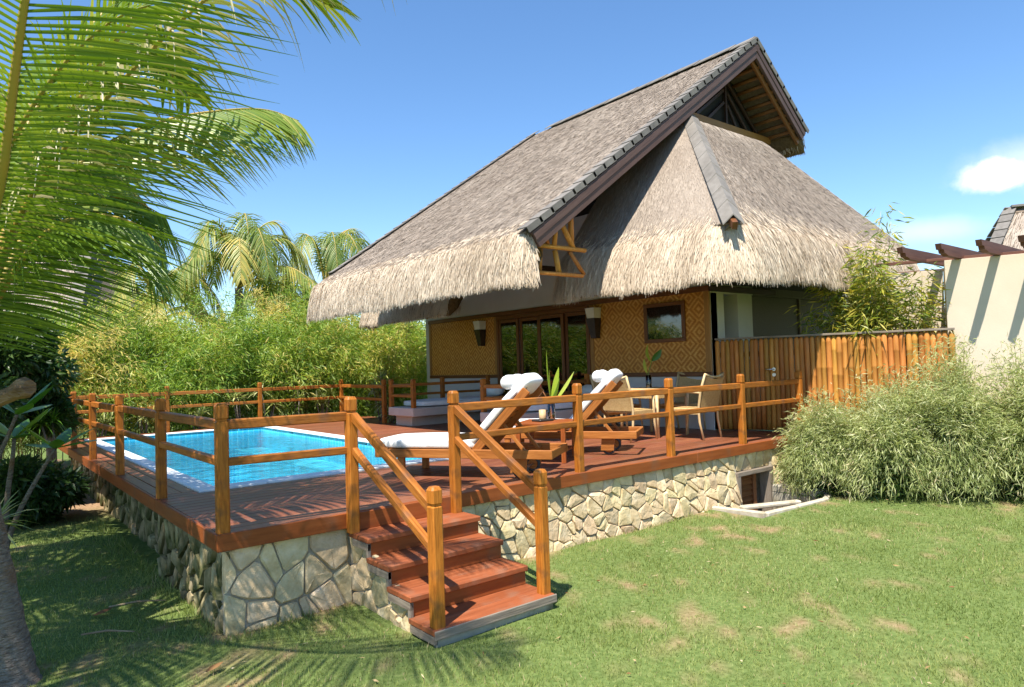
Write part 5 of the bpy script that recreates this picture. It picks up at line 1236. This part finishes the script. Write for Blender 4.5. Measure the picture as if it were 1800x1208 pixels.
# ------------------------------------------------------------------ palms
def frond_geo(ctrl, nleaf, Lmax, w, droop, rng, lift=0.12, dry=0.0, seg=4, start=0.16, ang=(1.25, 0.55), rbase=0.5):
    """returns rachis points/radii and leaflets as (verts, faces, rnd) each"""
    pts = spline(ctrl, 26); cum = [0]
    for a, b in zip(pts, pts[1:]): cum.append(cum[-1] + (b - a).length)
    T = cum[-1]; leaves = []
    def at(s):
        d = s * T; k = min(max(0, next((i for i in range(len(cum) - 1) if cum[i + 1] >= d), len(cum) - 2)), len(cum) - 2)
        f = (d - cum[k]) / max(1e-6, cum[k + 1] - cum[k]); return pts[k].lerp(pts[k + 1], f), (pts[k + 1] - pts[k]).normalized()
    for i in range(nleaf):
        s = start + (0.995 - start) * (i + 0.5) / nleaf; p, t = at(s); up = V(0, 0, 1); N = up - t * up.dot(t)
        N = N.normalized() if N.length > 0.15 else V(-t.x, -t.y, 0.3).normalized()
        S = t.cross(N).normalized(); a = ang[0] + (ang[1] - ang[0]) * s
        prof = (0.45 + 0.55 * min(1, (s - start) / 0.25)) * (1 - 0.72 * max(0, (s - 0.55) / 0.45) ** 1.6)
        for side in (-1, 1):
            L = Lmax * prof * rng.uniform(0.88, 1.1); aa = a + rng.uniform(-0.06, 0.06); is_dry = rng.random() < dry
            d = (S * side * math.sin(aa) + t * math.cos(aa) + N * (lift + rng.uniform(-0.06, 0.06))).normalized()
            g = droop * rng.uniform(0.75, 1.25) * (1.35 if is_dry else 1.0); kink = rng.uniform(0.35, 0.6) if is_dry else 0
            wv = (t - d * t.dot(d)).normalized(); nv = d.cross(wv); vs, fs = [], []
            for j in range(seg + 1):
                u = j / seg; c = p + d * (L * u * (1 - 0.25 * g * u)) + V(0, 0, -1) * (L * g * u * u)
                if is_dry and u > kink: c += V(0, 0, -1) * L * 0.22 * (u - kink) - d * L * 0.2 * (u - kink)
                ww = w * (1 - u ** 2.2 * 0.94) * (0.6 + 0.4 * min(1, u * 6)) * 0.5
                vs += [c - wv * ww, c + nv * ww * 0.45 * side, c + wv * ww]
            for j in range(seg):
                for k in range(2): fs.append([j * 3 + k, j * 3 + k + 1, j * 3 + k + 4, j * 3 + k + 3])
            r = rbase + rng.uniform(-0.28, 0.28) + 0.12 * s + (0.35 if is_dry else 0)
            leaves.append((vs, fs, max(0, min(1, r))))
    return pts, leaves
def add_frond(parent, ctrl, nleaf, Lmax, w, droop, rng, mat, single=False, rad=0.02, petiole='petiole', **kw):
    pts, leaves = frond_geo(ctrl, nleaf, Lmax, w, droop, rng, **kw)
    f = tube('frond', pts, [rad * (1.25 - 1.1 * i / 25) for i in range(26)], petiole, parent, 6)
    if single:
        for vs, fs, r in leaves: mesh_obj('leaflet', vs, fs, mat, f, True, rnd=[r] * len(fs))
    else:
        V_, F_, R_ = [], [], []
        for vs, fs, r in leaves:
            b = len(V_); V_ += vs; F_ += [[i + b for i in q] for q in fs]; R_ += [r] * len(fs)
        o = mesh_obj('leaflets', V_, F_, mat, f, True, rnd=R_); tag(o, kind='stuff')
    return f
def trunk_geo(pts, r0, r1, n=16):
    p = spline(pts, 26); rad = []
    for i in range(26): rad.append((r0 + (r1 - r0) * i / 25) * (1.0 + (0.035 if i % 2 else -0.025)))
    return p, rad
def build_front_palm():
    rng = random.Random(8)
    root = empty('coconut_palm', (-1.15, 0.12, GZ), 'large coconut palm with leaning grey trunk and long fronds overhead', 'palm tree')
    p, rad = trunk_geo([(-1.16, 0.12, -0.78), (-1.19, 0.14, -0.6), (-1.26, 0.18, -0.18), (-1.35, 0.23, 0.42), (-1.42, 0.26, 0.95), (-1.42, 0.26, 1.25)], 0.145, 0.115)
    rad[0] *= 1.25; rad[1] *= 1.15; rad[2] *= 1.06
    tube('trunk', p, rad, 'palm_trunk', root, 18)
    tube('frond_stub', [(-1.40, 0.20, 0.93), (-1.24, 0.02, 1.03), (-1.16, -0.09, 1.07), (-1.11, -0.16, 1.10), (-1.09, -0.19, 1.10)], [0.075, 0.05, 0.046, 0.066, 0.045], 'dry_stub', root, 7, False)
    # petiole bases in the crown
    tube('frond_base', [(-1.38, 0.16, 1.10), (-1.32, -0.02, 1.45), (-1.30, -0.12, 1.75)], [0.085, 0.06, 0.03], 'petiole_green', root, 10)
    A = [(-1.41, 0.25, 1.25), (-1.33, -0.34, 1.74), (-1.25, -0.94, 2.13), (-1.22, -1.30, 2.47), (-1.19, -1.60, 2.78), (-1.14, -1.91, 3.12), (-1.05, -2.19, 3.48), (-0.9, -2.45, 3.75), (-0.7, -2.75, 3.9)]
    add_frond(root, A, 128, 1.12, 0.020, 0.16, rng, 'palm_leaf', True, 0.024, start=0.05, lift=-0.38, ang=(1.35, 0.85), seg=5, rbase=0.40)
    B = [(-1.38, 0.23, 1.25), (-1.20, -0.10, 1.93), (-1.00, -0.45, 2.36), (-0.72, -0.75, 2.78), (-0.31, -1.15, 3.27), (0.12, -1.55, 3.52), (0.38, -1.78, 3.53), (0.58, -1.95, 3.46)]
    add_frond(root, B, 84, 0.66, 0.022, 0.50, rng, 'dry_frond', True, 0.016, dry=0.35, lift=-0.05, start=0.22, ang=(1.1, 0.6), seg=6, rbase=0.35)
    C = [(-1.38, 0.23, 1.22), (-1.08, 0.46, 2.09), (-0.69, 0.64, 2.74), (-0.20, 0.61, 3.10), (0.30, 0.58, 3.29), (0.63, 0.58, 3.36), (0.88, 0.52, 3.30)]
    add_frond(root, C, 104, 1.0, 0.023, 0.22, rng, 'palm_leaf', False, 0.018, lift=-0.65, start=0.25, ang=(1.0, 0.45), seg=5, rbase=0.58)
    D = [(-1.38, 0.23, 1.25), (-1.20, -0.10, 1.70), (-1.02, -0.28, 2.00), (-0.80, -0.38, 2.12), (-0.57, -0.44, 2.08), (-0.41, -0.46, 1.92)]
    add_frond(root, D, 84, 0.90, 0.016, 0.28, rng, 'palm_leaf', False, 0.018, lift=-0.6, start=0.15, seg=5, rbase=0.25)
    F = [(-1.38, 0.23, 1.25), (-1.22, 0.45, 1.75), (-1.00, 0.62, 2.15), (-0.72, 0.72, 2.42), (-0.42, 0.72, 2.50), (-0.15, 0.66, 2.38)]
    add_frond(root, F, 84, 0.85, 0.016, 0.25, rng, 'palm_leaf', False, 0.018, lift=-0.65, start=0.15, seg=5, rbase=0.22)
    G = [(-1.40, 0.23, 1.25), (-1.36, -0.05, 1.75), (-1.26, -0.40, 2.25), (-1.05, -0.80, 2.70), (-0.80, -1.15, 2.98), (-0.52, -1.45, 3.08)]
    add_frond(root, G, 64, 0.90, 0.016, 0.18, rng, 'palm_leaf', False, 0.018, lift=-0.35, start=0.2, seg=5, rbase=0.38)
    E = [(-1.38, 0.23, 1.25), (-1.25, 0.60, 2.17), (-0.98, 0.86, 3.08), (-0.63, 1.06, 3.85), (-0.15, 1.16, 4.51), (0.46, 1.04, 4.87), (1.05, 0.9, 4.8)]
    add_frond(root, E, 66, 1.05, 0.042, 0.30, rng, 'palm_leaf', False, 0.022, lift=0.05, start=0.20, rbase=0.45)
    # the rest of the crown, around and above the frame; leaflets widened for shade
    for az, h, rr, tip in ((2.4, 2.6, 2.6, 0.2), (2.7, 3.3, 1.8, 0.3), (3.5, 2.9, 2.0, 0.3), (2.1, 2.0, 3.0, 0.0), (3.0, 2.0, 2.6, -0.4), (1.9, 3.0, 2.4, 0.5), (4.0, 2.4, 2.4, 0.0), (-2.6, 2.9, 2.2, 0.3), (1.2, 2.2, 3.0, 0.2), (0.75, 3.0, 2.0, 0.9), (1.55, 1.7, 3.2, -0.2), (-0.35, 3.0, 1.9, 0.7)):
        dx, dy = math.cos(az), math.sin(az); b = V(-1.40, 0.25, 1.25)
        ctrl = [b, b + V(dx * rr * 0.25, dy * rr * 0.25, h * 0.45), b + V(dx * rr * 0.55, dy * rr * 0.55, h * 0.80), b + V(dx * rr * 0.85, dy * rr * 0.85, h * 0.92), b + V(dx * rr * 1.2, dy * rr * 1.2, h * 0.80 + tip * 0.2)]
        add_frond(root, ctrl, 62, 1.0, 0.052, 0.32, rng, 'palm_leaf', False, 0.02, start=0.2, seg=3)
surface('petiole_green', [(0.3, (0.13, 0.19, 0.03)), (0.7, (0.27, 0.31, 0.06))], 3, rough=0.45)
build_front_palm()
def build_palm(label, base, crown_z, nf, R, seed, rb=0.5, wind=(0.15, -0.1), lean=(0, 0), up=1.0):
    rng = random.Random(seed); x, y = base
    root = empty('coconut_palm', (x, y, GZ), label, 'palm tree', 'palms behind the hedge')
    top = V(x + lean[0], y + lean[1], crown_z)
    p, rad = trunk_geo([(x, y, GZ - 0.05), (x + lean[0] * 0.3, y + lean[1] * 0.3, (GZ + crown_z) * 0.5), top], 0.17, 0.12); tube('trunk', p, rad, 'palm_trunk', root, 10)
    for k in range(nf):
        az = k * 2.399 + rng.uniform(-.25, .25); lv = rng.random() if k > 3 else 0.1 * k
        dx, dy = math.cos(az) + wind[0], math.sin(az) + wind[1]; h = R * (1.0 - 1.05 * lv) * up; rr = R * (0.5 + 0.45 * lv)
        ctrl = [top, top + V(dx * rr * 0.3, dy * rr * 0.3, h * 0.5 + 0.12 * R), top + V(dx * rr * 0.7, dy * rr * 0.7, h * 0.75 + 0.08 * R), top + V(dx * rr, dy * rr, h * 0.72 - 0.10 * R), top + V(dx * rr * 1.22, dy * rr * 1.22, h * 0.55 - 0.36 * R)]
        add_frond(root, ctrl, 40, R * 0.36, 0.055, 0.55, rng, 'palm_far', False, 0.032, start=0.18, seg=3, rbase=rb + rng.uniform(-0.2, 0.25), lift=0.0)
    return root
build_palm('full windswept coconut palm rising behind the hedge above the pool', (5.7, 17.6), 3.9, 18, 2.7, 3, 0.52)
build_palm('slim palm crown beside the thatched eave behind the hedge', (9.9, 20.3), 4.2, 12, 2.8, 5, 0.38, up=1.15)
build_palm('yellowing low palm behind the hedge near the distant villa', (3.6, 19.0), 2.9, 11, 2.3, 7, 0.75)
build_palm('small dark palm between the taller palms behind the hedge', (8.2, 21.5), 3.4, 10, 2.1, 9, 0.35)
build_palm('unseen coconut palm added past the trunk to shade the lawn', (-3.4, 3.3), 3.4, 15, 3.0, 15, 0.3)  # out of view, added for the shade its fronds throw

# ------------------------------------------------------------------ hedge and trees behind the pool
def build_hedge():
    """bamboo clumps: arching culms carrying tufts of leaves"""
    rng = np.random.default_rng(12); R = random.Random(12); P, D, T = [], [], []; cv, cf = [], []
    spots = []
    for k in range(120):
        x = -4.8 + 14.2 * (k + R.uniform(-0.4, 0.4)) / 120 * 1.0; row = k % 3; spots.append((x, 10.75 + row * 0.85 + R.uniform(-0.15, 0.35) + max(0, x - 6.4) * 0.25, row))
    for (x, y, row) in spots:
        H = R.uniform(1.3, 2.3) + row * 0.55 + 0.8 * (float(vnoise(np.array([x]), np.array([y * 0.5]), 58, 1.7)[0]) - 0.5) - 0.3 * (x < -2.5); tone = R.uniform(0.0, 0.5); yel = R.random() < 0.18
        for c in range(R.randint(9, 13)):
            a = R.uniform(0, 2 * pi); l = R.uniform(0.15, 0.95); hh = H * R.uniform(0.55, 1.08); bx, by = x + R.gauss(0, 0.12), y + R.gauss(0, 0.12)
            dx, dy = math.cos(a) * l, math.sin(a) * l - 0.18
            ctrl = [V(bx, by, GZ - 0.03), V(bx + dx * 0.15, by + dy * 0.15, GZ + (hh - GZ) * 0.5), V(bx + dx * 0.55, by + dy * 0.55, GZ + (hh - GZ) * 0.88), V(bx + dx, by + dy, GZ + (hh - GZ) * R.uniform(0.86, 1.02))]
            pts = spline(ctrl, 9)
            if R.random() < 0.22:
                v, f = tube_geo(pts, [0.010 - 0.0008 * i for i in range(9)], 4, False); b_ = len(cv); cv += v; cf += [[i + b_ for i in q] for q in f]
            for i in range(2, 9):
                m = R.randint(16, 34); p = pts[i]; q = np.array([p.x, p.y, p.z]) + rng.normal(size=(m, 3)) * np.array([0.13, 0.13, 0.12]); P.append(q)
                D.append(rng.normal(size=(m, 3)) * np.array([0.8, 0.8, 0.45]) + np.array([dx * 0.5, dy * 0.5 - 0.25, -0.35])); T.append(np.clip(tone + 0.05 * i + rng.normal(0, 0.17, m) + (0.35 if yel else 0.0), 0, 1))
    P, D, T = np.concatenate(P), np.concatenate(D), np.concatenate(T); n = len(P)
    o = foliage('bamboo_hedge', P, D, rng.uniform(0.08, 0.21, n), rng.uniform(0.014, 0.028, n), 'hedge_leaf', None, rng, T, droop=0.2)
    tag(o, 'dense yellow green bamboo hedge behind the pool railing', 'hedge', kind='stuff')
    o = mesh_obj('bamboo_canes', cv, cf, 'cane', None, True); tag(o, 'thin tan bamboo canes inside the hedge behind the pool', 'bamboo canes', kind='stuff')
surface('cane', [(0.3, (0.28, 0.24, 0.08)), (0.7, (0.46, 0.40, 0.17))], 8, rough=0.5)
build_hedge()
def build_tree(label, base, h, r, seed, mat, n, leaf=(0.10, 0.17, 0.05), name='garden_tree', cat='tree', trunk=0.09, squash=0.8, low=0.35):
    rng = np.random.default_rng(seed); R = random.Random(seed); x, y = base
    root = empty(name, (x, y, GZ), label, cat)
    c = V(x, y, GZ + h - r * squash); tube('trunk', spline([(x, y, GZ - 0.05), (x + 0.08, y - 0.05, GZ + h * 0.4), c], 8), [trunk * (1 - 0.07 * i) for i in range(8)], 'bark', root, 8)
    cl = []
    for k in range(16):
        d = V(R.gauss(0, 1), R.gauss(0, 1), R.gauss(0, 0.8)).normalized() * r * R.uniform(0.35, 0.85); d.z *= squash; cl.append((c + d, r * R.uniform(0.28, 0.48)))
        tube('limb', [c - V(0, 0, r * low), c + d * 0.5, c + d], [trunk * 0.4, trunk * 0.25, trunk * 0.1], 'bark', root, 5)
    per = n // len(cl); P, D = [], []; rn = []
    for i, (q, s) in enumerate(cl):
        v = unit(rng.normal(size=(per, 3))); rad = s * rng.random((per, 1)) ** 0.4; P.append(np.array(q) + v * rad * np.array([1, 1, 0.8])); D.append(v + rng.normal(size=(per, 3)) * 0.7 + np.array([0, 0, -0.2]))
        rn.append(np.clip(0.35 + 0.3 * R.random() + 0.5 * (rng.random(per) - 0.5), 0, 1))
    o = foliage('crown', np.concatenate(P), np.concatenate(D), rng.uniform(leaf[0], leaf[1], per * len(cl)), leaf[2], mat, root, rng, np.concatenate(rn), droop=0.1)
    return root
build_tree('round dark green leafy tree at the tip of the thatched eave', (6.6, 14.2), 3.7, 1.15, 21, 'tree_leaf', 9000)
build_tree('bright green feathery shrub behind the hedge centre', (4.3, 14.6), 3.1, 0.95, 22, 'hedge_leaf', 7000, (0.12, 0.22, 0.03), 'garden_shrub', 'shrub')
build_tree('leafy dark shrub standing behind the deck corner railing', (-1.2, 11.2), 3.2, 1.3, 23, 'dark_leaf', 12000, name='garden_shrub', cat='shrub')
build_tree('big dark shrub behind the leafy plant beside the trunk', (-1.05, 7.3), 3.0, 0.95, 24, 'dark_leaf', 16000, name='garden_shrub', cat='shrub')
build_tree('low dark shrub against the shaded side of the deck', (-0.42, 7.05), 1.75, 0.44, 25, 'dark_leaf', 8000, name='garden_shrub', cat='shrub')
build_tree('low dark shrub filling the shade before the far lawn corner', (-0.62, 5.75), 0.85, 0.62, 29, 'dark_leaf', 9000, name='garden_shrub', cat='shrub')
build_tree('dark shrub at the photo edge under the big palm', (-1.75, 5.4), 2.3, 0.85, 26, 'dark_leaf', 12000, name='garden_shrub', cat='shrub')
build_tree('green leafy tree filling the gap beside the villa wall', (9.6, 14.6), 3.6, 1.5, 28, 'hedge_leaf', 12000, (0.12, 0.22, 0.035))

# ------------------------------------------------------------------ rosette plants
def rosette(label, loc, n, L, w, mat, seed, name='dracaena', heads=3, stem=0.25, rb=0.5, group=None, droop=0.5):
    R = random.Random(seed); x, y, z = loc; root = empty(name, loc, label, 'plant', group)
    V_, F_, R_ = [], [], []
    for h in range(heads):
        a = R.uniform(0, 6.28); q = V(x + R.uniform(-.5, .5) * L * (heads > 1), y + R.uniform(-.5, .5) * L * (heads > 1), z + stem * R.uniform(0.4, 1.3))
        tube('stem', [(x + (q.x - x) * 0.3, y + (q.y - y) * 0.3, z - 0.03), tuple(q)], [0.018, 0.013], 'bark', root, 6)
        for k in range(n):
            az = R.uniform(0, 6.28); el = R.uniform(-0.15, 1.3); l = L * R.uniform(0.7, 1.1); d = V(math.cos(az) * math.cos(el), math.sin(az) * math.cos(el), math.sin(el)); s = d.cross(V(0, 0, 1)).normalized()
            b = len(V_); r_ = max(0, min(1, rb + R.uniform(-.45, .45)))
            for i in range(4):
                t = i / 3; p = q + d * l * t + V(0, 0, -droop * l * t * t * math.cos(el)); ww = w * (0.5, 0.5, 0.4, 0.03)[i]; nn = s.cross(d)
                V_ += [p - s * ww + nn * ww * 0.4, p, p + s * ww + nn * ww * 0.4]
            for i in range(3):
                for c in range(2): F_.append([b + i * 3 + c, b + i * 3 + c + 1, b + i * 3 + c + 4, b + i * 3 + c + 3]); R_.append(min(1, max(0, r_ + (0.15 if c else -0.1))))
    o = mesh_obj('leaves', V_, F_, mat, root, True, rnd=R_); tag(o, kind='stuff')
    return root
ords = ['first', 'second', 'third', 'fourth', 'fifth', 'sixth', 'seventh', 'eighth']
for i, (x, y, h, hd) in enumerate([(0.75, 10.40, 0.35, 3), (1.55, 10.42, 0.30, 4), (2.55, 10.38, 0.35, 3), (3.45, 10.42, 0.55, 4), (4.05, 10.40, 0.6, 4), (4.75, 10.45, 0.7, 4), (5.30, 10.38, 0.45, 4)]):
    rosette(f'variegated strap-leaved plant behind the far pool railing, {ords[i]} counted from the shaded side', (x, y, -0.05 if i < 5 else 0.0), 26, 0.36, 0.035, 'variegated', 100 + i, heads=hd, stem=h, group='variegated plants behind the pool railing')
rosette('tall variegated plant beside the railing post at the daybed', (5.95, 8.6, 0.0), 26, 0.38, 0.035, 'variegated', 120, heads=6, stem=0.7)
rosette('low variegated plant at the foot of the daybed slab', (5.75, 7.75, 0.0), 24, 0.26, 0.03, 'variegated', 121, heads=4, stem=0.16)
rosette('spiky light green plant glowing beside the palm trunk', (-1.22, 1.55, -0.30), 40, 0.36, 0.03, 'variegated', 130, heads=1, stem=0.30, rb=0.55, droop=0.35)
rosette('spiky rosette plant in shade under the leafy shrub', (-0.62, 5.9, -0.32), 46, 0.38, 0.02, 'variegated', 131, heads=1, stem=0.30, rb=0.35, droop=0.55)
rosette('dark spiky rosette plant against the deck edge', (-0.32, 6.6, 0.02), 46, 0.34, 0.02, 'broad_leaf', 132, heads=2, stem=0.42, rb=0.1, droop=0.55)
rosette('broad low plant under the shrub at the far lawn corner', (9.15, -2.42, GZ), 12, 0.34, 0.09, 'helico_leaf', 133, heads=2, stem=0.05, rb=0.5, droop=0.4)

def build_frangipani():
    root = empty('frangipani_shrub', (-1.0, 3.9, GZ), 'bare grey-branched shrub with big glossy leaves beside the side railing', 'shrub')
    br = {'a': [(-1.05, 3.9, GZ), (-0.95, 3.75, -0.3), (-0.78, 3.60, 0.1), (-0.62, 3.50, 0.42)], 'b': [(-1.05, 3.9, GZ), (-1.02, 3.72, -0.05), (-0.98, 3.6, 0.35), (-0.97, 3.55, 0.55)], 'c': [(-1.05, 3.9, GZ), (-1.2, 3.6, 0.0), (-1.05, 3.5, 0.5), (-0.95, 3.45, 0.80)]}
    for k, p in br.items(): tube('branch', spline(p, 8), [0.03 - 0.002 * i for i in range(8)], 'palm_trunk', root, 8)
    R = random.Random(3)
    for tip, n in (((-0.62, 3.50, 0.42), 7), ((-0.97, 3.55, 0.55), 6), ((-0.95, 3.45, 0.80), 6)):
        for k in range(n):
            az = k * 2.4 + R.uniform(-.3, .3); el = R.uniform(0.1, 0.8); l = R.uniform(0.34, 0.50); d = V(math.cos(az) * math.cos(el), math.sin(az) * math.cos(el), math.sin(el)) * l
            strap_leaf(tip, V(tip) + d, (0, 0, 0.04), 0.13, 'broad_leaf', root, 'leaf', 6, rnd=R.random())
build_frangipani()

# ------------------------------------------------------------------ shrubs on the lawn side
def grassy_shrub(label, c, rx, ry, top, seed, n, mat='shrub_leaf', name='bamboo_shrub', base=GZ):
    """mound of arching sprays: thin canes that bend outwards, leaves in tufts along their outer half"""
    rng = np.random.default_rng(seed); R = random.Random(seed); root = empty(name, (c[0], c[1], base), label, 'shrub', 'drooping dwarf bamboo shrubs by the fence')
    H = top - base; ns = 280; per = int(n * 1.5) // (ns * 6) + 1; P, D, T, Lf = [], [], [], []; cv, cf = [], []
    for k in range(ns):
        a = R.uniform(0, 2 * pi); e = math.asin(R.uniform(0.0, 1.0)) if k % 6 else pi / 2 * R.uniform(0.75, 1); q = R.uniform(0.74, 1.02) if R.random() < 0.93 else 1.12
        tip = V(c[0] + rx * q * math.cos(a) * math.cos(e) ** 0.75, c[1] + ry * q * math.sin(a) * math.cos(e) ** 0.75, base + 0.10 + (H - 0.12) * q * math.sin(e))
        root_p = V(c[0] + rx * 0.2 * math.cos(a), c[1] + ry * 0.2 * math.sin(a), base); mid = root_p.lerp(tip, 0.55) + V(0, 0, H * 0.22 * math.cos(e) + 0.05)
        pts = spline([root_p, mid, tip], 9); tone = R.uniform(0.05, 0.55) + 0.12 * math.sin(e); od = (tip - mid).normalized()
        if k % 3 == 0:
            v, f = tube_geo(pts, [0.006 - 0.0005 * i for i in range(9)], 4, False); b_ = len(cv); cv += v; cf += [[i + b_ for i in w] for w in f]
        for i in range(3, 9):
            m = per + R.randint(-2, 3); p = pts[i]; sp = 0.055 + 0.03 * (8 - i) / 5
            P.append(np.array(p) + rng.normal(size=(m, 3)) * sp); D.append(np.array(od) * 0.9 + rng.normal(size=(m, 3)) * 0.62 + np.array([0, 0, -0.08]))
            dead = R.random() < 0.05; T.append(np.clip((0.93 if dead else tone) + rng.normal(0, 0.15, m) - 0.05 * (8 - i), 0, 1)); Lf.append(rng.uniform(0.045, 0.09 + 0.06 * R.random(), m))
    P, D, T, Lf = (np.concatenate(x) for x in (P, D, T, Lf)); P[:, 2] = np.maximum(P[:, 2], base + 0.015)
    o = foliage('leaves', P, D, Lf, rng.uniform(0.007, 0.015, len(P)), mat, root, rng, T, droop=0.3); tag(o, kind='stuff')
    o = mesh_obj('canes', cv, cf, 'cane', root, True); tag(o, kind='stuff')
    m = n // 6   # dark inner leaves fill the hollow and put shade into the gaps
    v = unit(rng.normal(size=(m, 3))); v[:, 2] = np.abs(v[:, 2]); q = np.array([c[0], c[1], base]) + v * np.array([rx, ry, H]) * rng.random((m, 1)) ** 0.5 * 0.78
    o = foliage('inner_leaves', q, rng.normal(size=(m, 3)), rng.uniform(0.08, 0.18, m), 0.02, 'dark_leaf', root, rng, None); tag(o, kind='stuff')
grassy_shrub('low grassy bamboo shrub hiding the end of the deck railing', (7.72, -0.55), 0.72, 0.62, 0.50, 201, 17000)
grassy_shrub('middle grassy bamboo shrub in front of the bamboo fence', (8.05, -1.22), 0.85, 0.62, 0.74, 202, 21000)
grassy_shrub('tallest grassy bamboo shrub at the joint of fence and beige wall', (8.55, -1.75), 0.85, 0.75, 1.10, 203, 21000)
grassy_shrub('grassy bamboo shrub under the beige wall at the lawn edge', (8.95, -2.65), 0.80, 0.85, 1.05, 204, 19000)
grassy_shrub('grassy bamboo shrub at the far end of the beige wall', (9.6, -3.7), 0.85, 0.85, 1.1, 205, 9000)
def build_tall_bamboo():
    root = empty('yellow_bamboo', (9.45, -0.9, 0), 'yellow green bamboo growing behind the bamboo fence under the eave', 'bamboo')
    R = random.Random(14); rng = np.random.default_rng(15); P, D = [], []
    for k in range(30):
        bx, by = 9.55 + R.uniform(-0.3, 0.35), -0.62 + R.uniform(-0.45, 0.5)
        if k < 3: tx, ty, h = 9.45 + R.uniform(-.1, .1), -0.8 + R.uniform(-.15, .15), (3.3, 2.9, 3.1)[k]
        else: tx, ty, h = bx + R.uniform(-0.9, 0.35), by + R.uniform(-0.35, 0.8), R.uniform(1.6, 2.75)
        if k in (5, 9): tx, ty, h = 8.75, -0.75, (2.65, 2.5)[k == 9]
        c = spline([(bx, by, -0.2), (bx + (tx - bx) * 0.25, by + (ty - by) * 0.25, h * 0.55), (tx, ty, h)], 14)
        tube('cane', c, [0.012 - 0.0007 * i for i in range(14)], 'cane', root, 6)
        for p in c[4:]:
            for j in range(R.randint(22, 44) if k >= 3 else (14 if p.z > 2.5 else 8)):
                o = V(R.gauss(0, .10), R.gauss(0, .10), R.gauss(0, .08)); P.append(tuple(p + o)); D.append((o.x * 6 + R.gauss(0, .5), o.y * 6 + R.gauss(0, .5), R.gauss(-0.25, .35)))
    n = len(P); o = foliage('leaves', P, D, rng.uniform(0.10, 0.21, n), rng.uniform(0.016, 0.028, n), 'yellow_bamboo', root, rng, None, droop=0.15); tag(o, kind='stuff')
build_tall_bamboo()

# ------------------------------------------------------------------ litter on the lawn
def litter():
    R = random.Random(31)
    named = [(-0.62, 1.05, 'pale curled fallen leaf on the shaded lawn beside the trunk', 0.11), (-0.25, -0.62, 'tan fallen leaf on the lawn before the deck corner', 0.09), (0.10, 1.62, 'orange fallen leaf at the foot of the mossy wall', 0.07)]
    for x, y, lab, s in named:
        z = float(ground_z(np.array([x]), np.array([y]))[0]) + 0.035
        root = strap_leaf((x, y, z), (x + s * 1.3, y + s * 0.5, z + 0.015), (0, 0, 0.02), s * 0.6, 'fallen_leaf_rnd', None, 'fallen_leaf', 6, rnd=R.random()); tag(root, lab, 'leaf')
    for x0, y0, x1, y1, lab in [(-0.75, 0.62, -0.45, 0.42, 'thin dry twig on the shaded lawn beside the palm'), (-0.50, 1.15, -0.12, 1.0, 'brown dry palm strip on the lawn near the mossy wall')]:
        z = GZ + 0.035; o = tube('twig', [(x0, y0, z), ((x0 + x1) / 2, (y0 + y1) / 2 + 0.02, z + 0.012), (x1, y1, z)], [0.006, 0.008, 0.004], 'twig', None, 6); tag(o, lab, 'twig')
    rng = np.random.default_rng(44); n = 420
    x = rng.uniform(-1.5, 10, n); y = rng.uniform(-4.5, -0.3, n); ok = ~((x > 0.9) & (x < 2.2) & (y > -1.4)); x, y = x[ok], y[ok]; n = len(x)
    P = np.stack([x, y, ground_z(x, y) + 0.022], 1); D = np.stack([rng.normal(size=n), rng.normal(size=n), rng.normal(size=n) * 0.12], 1)
    o = foliage('leaf_litter', P, D, rng.uniform(0.02, 0.07, n), rng.uniform(0.004, 0.016, n), 'fallen_leaf_rnd', None, rng, None, droop=0); tag(o, 'scattered dry leaf scraps over the lawn', 'leaf litter', kind='stuff')
leafy('fallen_leaf_rnd', [(0.0, (0.20, 0.09, 0.035)), (0.5, (0.42, 0.29, 0.13)), (1.0, (0.66, 0.56, 0.36))], 0.7, 0.15, 0.2)
litter()
